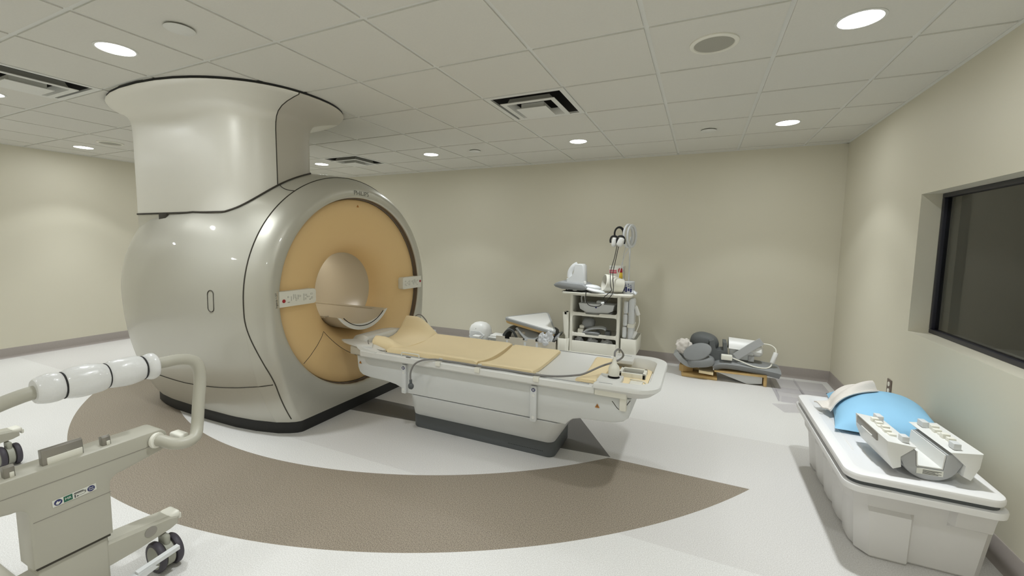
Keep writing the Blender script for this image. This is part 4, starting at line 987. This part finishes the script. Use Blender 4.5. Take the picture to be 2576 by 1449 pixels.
bm = B(); sheet(bm, lambda u, v: (.30 + .20 * u, 3.775 + .07 * v, .405 + .012 * math.sin(PI * u) * math.sin(PI * v)), 14, 8, .03); solo('grey_flat_pad', bm, M['greyfoam'], 'flat grey pad at the front of the middle cart shelf', 'pad')
bm = B(); box(bm, .44, .48, 3.80, 3.88, .371, .42, .008); solo('grey_plug', bm, M['greyfoam'], 'small grey plug in the middle of the middle cart shelf', 'connector'); bm = B(); box(bm, .555, .615, 3.80, 3.90, .371, .432, .010); solo('grey_connector', bm, M['darkfoam'], 'dark grey connector at the right of the middle cart shelf', 'connector')
for k, (x, y, r, lab) in enumerate(((.25, 3.84, .055, 'crumpled clear bag at the left of the cart drawer'), (.40, 3.84, .065, 'crumpled clear bag in the middle of the cart drawer'), (.57, 3.84, .07, 'crumpled clear bag at the right of the cart drawer'))):
    bm = B(); blob(bm, (x, y, .26), (r * 1.1, .05, .066), 20 + k, .35, 2.6); solo('drawer_bag', bm, M['bag'], lab, 'plastic bag', 'clear bags in the cart drawer')
# tall cream tube in the left bin
bm = B(); loft(bm, [[(x, y, z) for x, y in rrect(.105 + dx, 3.80, hx_, .04, .018, 4)] for z, hx_, dx in ((.16, .018, .012), (.34, .022, .008), (.38, .030, 0), (.60, .037, -.008), (.625, .036, -.009), (.628, .030, -.009), (.60, .030, -.008))]); solo('folded_board', bm, M['cream'], 'tall narrow cream tube standing in the left side bin of the cart', 'board')
# white flexible coil on the right side
fl = thing('flex_coil', 'white padded flexible coil hanging on the right side of the cart', 'coil', (.80, 3.9, .24))
for z0, z1, dx in ((.655, .80, 0), (.515, .652, -.004), (.375, .512, -.008), (.245, .372, -.010)):
    bm = B(); box(bm, .758 + dx, .806 + dx, 3.79, 3.86, z0, z1, .02); obj('pad_segment', bm, M['white2'], fl)
bm = B(); box(bm, .808, .872, 3.80, 3.97, .26, .825, .025); fb = obj('pad_body', bm, M['white2'], fl)
bm = B(); box(bm, .805, .876, 3.795, 3.975, .50, .545, .006); obj('strap', bm, M['cream'], fb)
bm = B(); tube(bm, [(.87, 3.85, .76), (.90, 3.84, .73), (.925, 3.84, .62), (.925, 3.84, .54), (.895, 3.83, .45), (.86, 3.82, .36), (.845, 3.83, .30)], .006, 8, 6); obj('lead', bm, M['cream'], fl)
for p0, p1 in (((.878, 3.845, .745), (.918, 3.84, .645)), ((.895, 3.835, .46), (.862, 3.82, .375))):
    bm = B(); cyl(bm, p0, p1, .022, 16, .008); obj('connector', bm, M['white'], fl)

# ------------------------------------------------------------ head coil and crate behind the table
hcx, hcy = -1.05, 3.78
hk = thing('head_coil', 'white dome-shaped head coil on the floor left of the crate', 'coil', (hcx, hcy, 0))
bm = B(); rings = []
for z, r, sq in ((0.0, .12, .14), (.02, .125, .14), (.20, .13, .13), (.26, .138, .125), (.315, .136, .11), (.36, .115, .09), (.39, .075, .06), (.402, .03, .03)):
    rings.append([(hcx + x, hcy + y, z) for x, y in rrect(0, 0, r, sq, min(r, sq) * .75, 4)])
loft(bm, rings); obj('shell', bm, M['white'], hk, angle=28)
bm = B(); loft(bm, [[(hcx - .10, hcy - .132, .225), (hcx + .06, hcy - .140, .20), (hcx + .115, hcy - .128, .255), (hcx + .05, hcy - .128, .30), (hcx - .08, hcy - .125, .30)], [(hcx - .10, hcy - .11, .225), (hcx + .06, hcy - .11, .20), (hcx + .115, hcy - .10, .255), (hcx + .05, hcy - .10, .30), (hcx - .08, hcy - .10, .30)]]); obj('face_opening', bm, M['white2'], hk, smooth=False)
bm = B(); lathe(bm, [(.004, 0), (.004, .002), (0, .002)], 10, T(hcx + .0, hcy - .1295, .335) @ RX(75)); obj('screw', bm, M['seam'], hk)
bm = B(); box(bm, hcx + .02, hcx + .085, hcy - .22, hcy - .15, 0, .25, .006); box(bm, hcx + .0, hcx + .095, hcy - .225, hcy - .145, .245, .262, .004); solo('white_post_block', bm, M['white'], 'small white block with a flat cap standing before the dome-shaped head coil', 'block')
bm = B(); box(bm, hcx + .15, hcx + .33, hcy - .05, hcy + .10, .0, .20, .004); box(bm, hcx + .17, hcx + .34, hcy - .07, hcy + .09, .20, .262, .012); box(bm, hcx + .155, hcx + .31, hcy - .09, hcy - .03, .225, .235, .003); solo('white_interface_box', bm, M['white'], 'low white box between the dome-shaped head coil and the crate', 'box')
bm = B(); box(bm, hcx + .12, hcx + .30, hcy - .26, hcy - .16, 0, .165, .01); solo('flat_white_case', bm, M['white'], 'flat white case half hidden by the table, left of the crate', 'case')
# crate
Z = RZ(6); cr_o = Vector((-.40, 3.87, 0))
def CT(x, y, z): return T(*cr_o) @ Z @ T(x, y, z)
ck = thing('crate', 'beige crate full of grey pads behind the patient table', 'crate', tuple(cr_o))
CW, CD, CHH = .375, .20, .26
for nm, (x0, x1, y0, y1) in (('side', (-CW, CW, -CD, -CD + .008)), ('side', (-CW, CW, CD - .008, CD)), ('end', (-CW, -CW + .008, -CD + .008, CD - .008)), ('end', (CW - .008, CW, -CD + .008, CD - .008))):
    bm = B()
    if nm == 'side' and y0 < 0:
        xs = [-CW, -.26, -.26, -.20, -.20, -.03, -.03, .03, .03, .13, .13, .17, .17, CW]; zs = [.28, .28, .25, .25, .275, .275, .247, .247, .27, .27, .247, .247, .262, .258]
        poly_ = [(-CW, 0), (CW, 0)] + [(x, z) for x, z in zip(xs[::-1], zs[::-1])]
        prism(bm, poly_, 0, .008, T(*cr_o) @ Z @ Matrix(((1, 0, 0, 0), (0, 0, 1, -CD), (0, 1, 0, 0), (0, 0, 0, 1))))
    else: box(bm, x0, x1, y0, y1, 0, CHH, .002, T(*cr_o) @ Z)
    obj(nm + '_panel', bm, M['beige'], ck, angle=20)
bm = B()
for x, w_, z0, z1 in ((-.23, .012, .17, .235), (.0, .014, .15, .232), (.15, .013, .14, .232)): box(bm, x - w_, x + w_, -CD - .003, -CD, z0, z1, .001, T(*cr_o) @ Z)
obj('tape_strip', bm, M['white2'], ck, smooth=False)
bm = B(); box(bm, -CW + .008, CW - .008, -CD + .008, CD - .008, 0.0, .01, 0, T(*cr_o) @ Z); obj('bottom', bm, M['beige'], ck, smooth=False)
def arch(name, lab, cx, cy, z0, rx, rz, wy, th, m_, a0=0, a1=180, rot=0):
    bm = B()
    sheet(bm, lambda u, v: tuple(T(cx, cy, z0) @ RZ(rot) @ Vector((rx * math.cos(math.radians(a1 + (a0 - a1) * u)), -wy / 2 + wy * v, rz * math.sin(math.radians(a1 + (a0 - a1) * u)) * (1 - .12 * abs(2 * v - 1) ** 2)))), 26, 10, th)
    return solo(name, bm, m_, lab, 'pad')
arch('arched_pad', 'arched dark grey pad at the left end of the crate', -.62, 3.87, .14, .125, .24, .24, .03, M['darkfoam'])
bm = B(); box(bm, -.57, -.42, 3.76, 3.90, .20, .335, .02, T(0, 0, 0)); solo('beige_foam_block', bm, M['beige'], 'beige foam block under the arched pad in the crate', 'foam block')
bm = B(); sheet(bm, lambda u, v: (-.52 + .36 * u, 3.735 + .20 * v, .385 - .10 * u + .05 * math.sin(PI * u) - .16 * (1 - v) ** 2 * math.sin(PI * min(1, u * 1.15))), 24, 14, .02); solo('grey_blanket_pad', bm, M['bluegrey'], 'pale blue grey cover bulging out of the crate below the wedge cushion', 'pad')
bm = B(); blob(bm, (-.40, 3.86, .125), (.30, .13, .10), 31, .15, 1.8); solo('dark_pad_heap', bm, M['darkfoam'], 'dark grey pad at the bottom of the open crate', 'pad')
bm = B(); blob(bm, (-.375, 3.73, .225), (.042, .03, .035), 33, .25, 2.5); solo('small_grey_pad', bm, M['bluegrey'], 'small grey pad at the front rim of the crate', 'pad')
bm = B(); blob(bm, (-.185, 3.73, .275), (.045, .045, .085), 41, .32, 2.4, RY(10)); blob(bm, (-.10, 3.75, .295), (.055, .045, .10), 43, .32, 2.2, RY(14)); blob(bm, (-.15, 3.735, .245), (.085, .05, .055), 44, .3, 2.2); solo('clear_plastic_bag', bm, M['bag'], 'knotted clear plastic bag at the right of the crate', 'plastic bag')
bm = B(); sheet(bm, lambda u, v: (-.14 + .145 * u, 3.75 + .20 * v, .20 + .165 * u ** 1.2 + .02 * math.sin(4 * v) - .05 * (1 - v) * u), 18, 10, .018); solo('grey_lapped_cover', bm, M['bluegrey'], 'grey cover lapping from the crate up towards the cart', 'pad')
bm = B(); blob(bm, (-.13, 3.95, .30), (.10, .10, .09), 45, .2, 2); solo('dark_rear_pad', bm, M['darkfoam'], 'dark grey pad behind the plastic bag in the crate', 'pad')
# triangular wedge cushion on top
wd = thing('wedge_cushion', 'white-faced triangular wedge cushion lying on top of the crate', 'cushion', (-.35, 3.9, .38))
A_, B2, C2 = Vector((-.72, 3.74, .500)), Vector((-.30, 4.30, .520)), Vector((.01, 3.72, .372))
nrm = (C2 - A_).cross(B2 - A_).normalized(); nrm = nrm if nrm.z > 0 else -nrm
ctr = (A_ + B2 + C2) / 3
def rtri(k, d, r=.13):
    P = [ctr + (p - ctr) * k for p in (A_, C2, B2)]; out = []
    for i in range(3):
        p, q, s = P[i], P[i - 1], P[(i + 1) % 3]
        for t_ in (0, .25, .5, .75, 1):
            a_ = p + (q - p) * r; b_ = p + (s - p) * r
            out.append((a_ * (1 - t_) + p * t_) * (1 - t_) + (p * (1 - t_) + b_ * t_) * t_ + nrm * d)
    return out
bm = B(); loft(bm, [rtri(.95, -.036), rtri(.99, -.034), rtri(1, -.028), rtri(1, -.006), rtri(.99, 0)]); wb_ = obj('grey_cover', bm, M['bluegrey'], wd, angle=50)
bm = B(); loft(bm, [rtri(.88, -.001, .08), rtri(.88, .002, .08), rtri(.86, .004, .08)]); obj('white_face', bm, M['white'], wd)
bm = B(); loft(bm, [rtri(.92, -.070, .1), rtri(.945, -.06, .1), rtri(.945, -.034, .1)]); obj('yellow_underside', bm, M['yfoam'], wd)

# ------------------------------------------------------------ heap of pads near the right corner
def slabp(name, lab, m_, pts, h0, h1, bev, mtx=None, cat='pad'):
    bm = B(); prism(bm, pts, h0, h1, mtx, bev); return solo(name, bm, m_, lab, cat)
slabp('yellow_foam_wedge', 'yellowed foam slab at the bottom left of the pad heap', M['yfoam'], [(1.37, 4.16), (1.39, 3.90), (1.74, 3.90), (1.74, 4.20), (1.40, 4.24)], 0, .032, .006, cat='foam')
slabp('yellow_foam_end', 'upright yellowed foam end under the left of the pad heap', M['yfoam'], [(1.36, 3.99), (1.40, 3.955), (1.50, 4.02), (1.50, 4.16), (1.38, 4.20)], .032, .115, .01, cat='foam')
YZ = T(0, 0, 0)
bm = B(); loft(bm, [[(x, y, z) for x, y, z in ((1.56, 3.90, z0), (1.70, 3.885, z0 - .004), (1.70, 4.14, z0 - .004), (1.56, 4.14, z0))] for z0 in (.062, .09)] , cap=True)
solo('tan_foam_tongue', bm, M['foamtan'], 'pale tan foam tongue sticking out of the pad heap', 'foam')
bm = B(); loft(bm, [[(1.71, y, .098) for y in (3.885,)] + [(1.71, 4.14, .098), (1.71, 4.14, .112), (1.71, 3.885, .112)], [(2.19, 3.90, .098), (2.19, 4.14, .098), (2.19, 4.14, .122), (2.19, 3.90, .122)]]); box(bm, 2.165, 2.195, 3.905, 4.12, .0, .11, .01); solo('yellow_foam_bridge', bm, M['yfoam'], 'bridge of yellowed foam under the long grey pad', 'foam')
bm = B(); loft(bm, [[(1.74, 3.93, .086), (1.74, 4.12, .086), (1.74, 4.12, .092), (1.74, 3.93, .092)], [(2.02, 3.93, .0), (2.02, 4.12, .0), (2.02, 4.12, .09), (2.02, 3.93, .09)], [(2.155, 3.935, .02), (2.155, 4.12, .02), (2.155, 4.12, .095), (2.155, 3.935, .095)]]); solo('white_wedge_block', bm, M['white2'], 'white wedge block on the floor beneath the long grey pad', 'block')
bm = B()
sheet(bm, lambda u, v: (1.69 + .62 * u, 3.88 + .34 * v, .236 - .030 * u - .02 * u ** 4 - .03 * (2 * abs(v - .5)) ** 6 - .05 * (1 - u) ** 10), 26, 14, .075); solo('long_grey_pad', bm, M['greyfoam'], 'long grey pad lying at the front of the heap by the corner', 'pad')
bm = B(); sheet(bm, lambda u, v: (1.335 + .29 * u, 3.92 + .28 * v, .225 - .085 * math.sin(PI * .5 * (1 - abs(2 * u - .9))) + .05 * (1 - u) ** 2 - .02 * v), 18, 10, .05); solo('curved_grey_pad', bm, M['bluegrey'], 'curved blue grey pad at the left end of the heap', 'pad')
bm = B(); blob(bm, (1.575, 3.93, .185), (.135, .10, .062), 51, .03, 1.5, RY(-10) , sq=.75); solo('grey_bolster', bm, M['greyfoam'], 'grey bolster cushion below the oval pad of the heap', 'cushion')
bm = B(); lathe(bm, [(.0, -.018), (.11, -.018), (.124, -.012), (.128, 0), (.124, .012), (.11, .018), (0, .018)], 40, T(1.535, 3.89, .292) @ RZ(-15) @ RX(62) @ RY(0) @ RZ(28) @ Matrix.Diagonal((1.15, .72, 1, 1))); solo('oval_grey_pad', bm, M['greyfoam'], 'oval grey pad tilted towards the room on the heap', 'pad')
bm = B(); blob(bm, (1.395, 4.0, .315), (.075, .06, .085), 55, .35, 2.4); solo('white_cloth_bundle', bm, M['towel'], 'crumpled white cloth at the left end of the pad heap', 'cloth')
bm = B(); box(bm, 1.42, 1.50, 3.90, 3.97, .215, .265, .015, T(0, 0, 0)); solo('white_foam_piece', bm, M['white'], 'small white foam piece under the oval grey pad', 'foam')
bm = B(); blob(bm, (1.60, 4.14, .34), (.145, .12, .125), 57, .06, 1.6, RY(12), sq=.85); solo('dome_grey_pad', bm, M['darkfoam'], 'dark domed grey pad at the back of the heap', 'pad')
bm = B(); loft(bm, [[tuple(T(1.755, 4.06, .185) @ RY(-8) @ Vector((x, y, z))) for x, z in ((-.085, 0), (.09, -.005), (.09, .21), (.055, .215), (.05, .13), (-.02, .13), (-.03, .245), (-.075, .235))] for y in (-.10, .09)]); solo('slotted_grey_block', bm, M['darkfoam'], 'upright dark grey foam block with a slot in the middle of the heap', 'foam block')
kc = thing('knee_coil', 'white half-cylinder knee coil with a grey strap on the heap', 'coil', (1.99, 4.08, .22))
bm = B(); sheet(bm, lambda u, v: (1.835 + .30 * u, 3.96 + .24 * v, .25 + .20 * math.sin(math.radians(25 + 140 * v)) ** .8 - .015 * u), 14, 22, .02); obj('shell', bm, M['white'], kc)
bm = B(); box(bm, 1.845, 2.07, 3.985, 4.0, .234, .37, .01); obj('front_wall', bm, M['white2'], kc)
bm = B(); box(bm, 2.02, 2.075, 3.965, 4.0, .230, .29, .006); obj('bracket', bm, M['coilgrey'], kc)
bm = B(); blob(bm, (2.10, 4.05, .345), (.06, .08, .07), 61, .04, sq=.8); obj('end_cap', bm, M['white'], kc)
bm = B(); 
for k in range(2):
    pass
P0, P1 = Vector((1.90, 3.925, .275)), Vector((2.135, 3.985, .455)); d_ = (P1 - P0).normalized(); up_ = d_.cross(Vector((0, -1, .0))).normalized()
loft(bm, [[p + up_ * .036 + Vector((0, -.01, 0)), p - up_ * .036 + Vector((0, -.01, 0)), p - up_ * .036 + Vector((0, .012, 0)), p + up_ * .036 + Vector((0, .012, 0))] for p in (P0, P0 + d_ * .012, (P0 + P1) / 2 + Vector((0, -.012, .01)), P1)]); obj('strap', bm, M['coilgrey'], kc)
bm = B(); box(bm, 1.765, 1.87, 3.885, 3.945, .236, .29, .008, T(0, 0, 0)); obj('plug', bm, M['cream'], kc)
bm = B(); tube(bm, [(1.87, 3.91, .262), (1.95, 3.90, .240), (2.06, 3.89, .205), (2.16, 3.90, .195), (2.215, 3.93, .21), (2.235, 3.95, .25)], .0065, 8, 6); tube(bm, [(2.265, 3.97, .335), (2.26, 3.99, .385), (2.22, 4.02, .415), (2.16, 4.04, .418)], .006, 8, 6); obj('lead', bm, M['cream'], kc)
bm = B(); cyl(bm, (2.232, 3.95, .245), (2.266, 3.972, .352), .022, 16, .005); obj('inline_box', bm, M['white'], kc)

# clear folded acrylic on the floor
bm = B()
box(bm, 2.24, 2.74, 3.50, 4.28, .002, .006, .001)
for a_, c_ in (((2.26, 3.52, .05), (2.72, 3.60, .05)),): pass
box(bm, 2.26, 2.62, 3.48, 3.486, .002, .062, .002); box(bm, 2.24, 2.246, 3.50, 4.10, .002, .055, .002); box(bm, 2.48, 2.486, 3.60, 4.25, .006, .03, .002); box(bm, 2.26, 2.70, 3.80, 3.806, .006, .05, .002)
ac = solo('acrylic_tray', bm, M['clear'], 'clear acrylic tray lying on the floor in the right corner', 'tray')
bm = B(); box(bm, 2.20, 2.52, 3.26, 3.46, .002, .006, .001, T(2.36, 3.36, 0) @ RZ(20) @ T(-2.36, -3.36, 0)); solo('acrylic_sheet', bm, M['clear'], 'clear acrylic sheet on the floor in front of the acrylic tray', 'sheet')

# ------------------------------------------------------------ tub with lid, pillow, towel and coil
tu = thing('storage_tub', 'big grey-white plastic tub under the window', 'tub', (2.47, 1.82, 0))
def tubring(z, ins):
    x0, x1, y0, y1 = 2.215 + ins, 2.735 - ins, 1.345 + ins, 2.40 - ins
    P = []
    # near side with two raised panels
    def seg(a, b, off, nrm_):
        P.append((a[0] + nrm_[0] * off, a[1] + nrm_[1] * off)); P.append((b[0] + nrm_[0] * off, b[1] + nrm_[1] * off))
    w = x1 - x0; d = y1 - y0; low = z < .245
    o1 = .022 if low else .004; o2 = .0 if low else .026
    P.append((x0 + .04, y0 - o1)); P.append((x0 + .40 * w, y0 - o1)); P.append((x0 + .43 * w, y0)); P.append((x0 + .66 * w, y0)); P.append((x0 + .69 * w, y0 - o2)); P.append((x1 - .03, y0 - o2)); P.append((x1, y0 + .03))
    P += [(x1, y1 - .04), (x1 - .04, y1), (x0 + .04, y1), (x0, y1 - .04)]
    n = 5
    for k in range(n):          # vertical flutes down the long side
        a = y1 - .04 - (d - .08) * (k + .04) / n; b = y1 - .04 - (d - .08) * (k + .96) / n; f = .03 if z < .33 else .03 * max(0, (.37 - z) / .04)
        P += [(x0, a), (x0 - f * (.4 if low else 1), a - (a - b) * .22), (x0 - f * (.4 if low else 1), b + (a - b) * .22), (x0, b)]
    P.append((x0 - .004, y0 + .03))
    return [(x, y, z) for x, y in P]
bm = B(); loft(bm, [tubring(z, i) for z, i in ((0, .052), (.012, .042), (.10, .034), (.235, .022), (.250, .021), (.30, .016), (.33, .012), (.372, .008))]); obj('tub_body', bm, M['tub'], tu, angle=32)
bm = B(); loft(bm, [[(x, y, z) for x, y in rrect(2.430, 1.82, .272 + d, .565 + d, .06, 6)] for z, d in ((.362, -.012), (.356, -.004), (.356, 0), (.378, .002), (.384, 0), (.384, -.02))]); obj('rim', bm, M['lid'], tu)
bm = B(); loft(bm, [[(x, y, z) for x, y in rrect(2.430, 1.82, .252, .545, .05, 6)] for z in (.384, .402)]); obj('shadow_gap', bm, M['kick'], tu)
bm = B(); loft(bm, [[(x, y, z) for x, y in rrect(2.428, 1.815, .268 + d, .555 + d, .062, 7)] for z, d in ((.402, -.010), (.404, -.003), (.412, 0), (.426, 0), (.434, -.003), (.437, -.010), (.437, -.048), (.434, -.056), (.430, -.062))]); ld = obj('lid', bm, M['lid'], tu)
bm = B(); box(bm, 2.255, 2.26, 1.55, 2.0, .430, .4312); box(bm, 2.30, 2.304, 1.42, 1.62, .430, .4312); box(bm, 2.215, 2.235, 2.02, 2.028, .437, .438); obj('lid_marks', bm, M['tub'], ld, smooth=False)
LZ = .431
# pillow
pc = Vector((2.515, 2.05, LZ)); PM = T(*pc) @ RZ(-9) @ T(0, 0, .003)
def pil(u, v, s):
    a, b_ = 2 * u - 1, 2 * v - 1
    e = max(0, (1 - abs(a) ** 2.6)) * max(0, (1 - abs(b_) ** 2.6))
    h = .128 * e ** .62 if s > 0 else .014 * e ** .5
    pin = 1 - .05 * (1 - abs(a) ** 2) * abs(b_) ** 6
    ws = noise.noise(Vector((a * 2.4, b_ * 2.0, 3.3))) * .012 * e
    return PM @ Vector((a * .235 * (1 - .06 * (1 - b_ * b_) * abs(a) ** 6), b_ * .335 * pin, (.016 + h + ws) if s > 0 else .016 - h))
bm = B(); N_ = 32
top_ = [[bm.verts.new(pil(i / N_, j / N_, 1)) for j in range(N_ + 1)] for i in range(N_ + 1)]
bot_ = [[top_[i][j] if i in (0, N_) or j in (0, N_) else bm.verts.new(pil(i / N_, j / N_, -1)) for j in range(N_ + 1)] for i in range(N_ + 1)]
for i in range(N_):
    for j in range(N_):
        bm.faces.new((top_[i][j], top_[i + 1][j], top_[i + 1][j + 1], top_[i][j + 1])); bm.faces.new((bot_[i][j], bot_[i][j + 1], bot_[i + 1][j + 1], bot_[i + 1][j]))
solo('pillow', bm, M['blue'], 'light blue pillow lying on the tub lid', 'pillow', angle=80)
# towel draped on the pillow
def pz(x, y):
    q = (T(*pc) @ RZ(-9)).inverted() @ Vector((x, y, LZ)); a, b_ = max(-1, min(1, q.x / .235)), max(-1, min(1, q.y / .335))
    return LZ + .016 + .128 * (max(0, 1 - abs(a) ** 2.6) * max(0, 1 - abs(b_) ** 2.6)) ** .62
bm = B()
def tw(u, v):
    x = 2.232 + .265 * u + .05 * (v - .5); y = 2.04 + .14 * u - .15 * (v - .5) * (1 - .3 * u)
    z = pz(x, y) + .022 + .016 * math.sin(9 * v + 3 * u) * (.4 + .6 * u) + .022 * math.exp(-((v - .55) / .2) ** 2) * u
    return (x, y, z)
sheet(bm, tw, 24, 16, .007); solo('towel', bm, M['towel'], 'crumpled white towel thrown over the far end of the blue pillow', 'towel', angle=80)
# coil base on the lid
kb_o = Vector((2.458, 1.475, LZ)); KM = T(*kb_o) @ RZ(4) @ Matrix.Diagonal((.87, .95, .93, 1))
XZm = lambda y0: KM @ Matrix(((1, 0, 0, 0), (0, 0, 1, y0), (0, 1, 0, 0), (0, 0, 0, 1)))
cb = thing('coil_cradle', 'grey and white cradle-shaped coil base on the near end of the tub lid', 'coil', tuple(kb_o))
bm = B()
arc_ = [(-.115 + .23 * k / 16, .105 - .105 * math.sqrt(max(0, 1 - ((k - 8) / 8.0) ** 2)) ** .9) for k in range(17)]
poly_ = [(-.105, .145), (-.125, .10)] + [(x, z) for x, z in arc_[1:-1]] + [(.125, .10), (.105, .145), (.060, .135), (.052, .060), (-.052, .060), (-.060, .135)]
prism(bm, poly_, -.14, .15, XZm(0), .005); gb = obj('grey_body', bm, M['coilgrey'], cb, angle=35)
for s in (-1, 1):
    bm = B(); pl_ = [(s * .075, .146), (s * .062, .155), (s * .185, .168), (s * .178, .10), (s * .150, .035), (s * .118, .050), (s * .124, .10)]
    prism(bm, pl_ if s > 0 else pl_, -.155, .20, XZm(0), .004); wg = obj('white_wing', bm, M['white'], cb, angle=30)
    for y0, y1 in ((-.13, -.09), (.12, .17)):
        bm = B(); box(bm, s * .10 - .014, s * .10 + .016, y0, y1, .160, .190, .003, KM); obj('catch', bm, M['white2'], wg)
    bm = B()
    for k in range(6): box(bm, s * (.125 + .006 * (k % 2)) - .016, s * (.125 + .006 * (k % 2)) + .016, -.07 + .033 * k, -.045 + .033 * k, .158, .172 + .006 * (k % 3), .002, KM)
    obj('contact_block', bm, M['cream'], wg)
    if s < 0:
        bm = B(); box(bm, s * .186 - .003, s * .186 + .01, -.06, .17, .125, .165, .004, KM); obj('side_rail', bm, M['steel'], wg)
        bm = B(); box(bm, s * .191 - .003, s * .191 + .002, -.02, .10, .128, .136, .001, KM); obj('white_slot', bm, M['white'], wg)
bm = B(); prism(bm, [(-.051, .061), (.051, .061), (.058, .132), (.053, .132), (.047, .066), (-.047, .066), (-.053, .132), (-.058, .132)], -.138, .148, XZm(0)); obj('inner_liner', bm, M['white'], cb, angle=20)
bm = B(); box(bm, -.052, .052, -.1425, -.1405, .028, .054, 0, KM); rl = obj('rating_label', bm, M['paper'], cb, smooth=False)
bm = B()
for k in range(5): box(bm, -.028, .045 - .012 * (k % 3), -.1432, -.1424, .047 - .0042 * k, .049 - .0042 * k, 0, KM)
obj('print_lines', bm, M['ink'], rl, smooth=False)
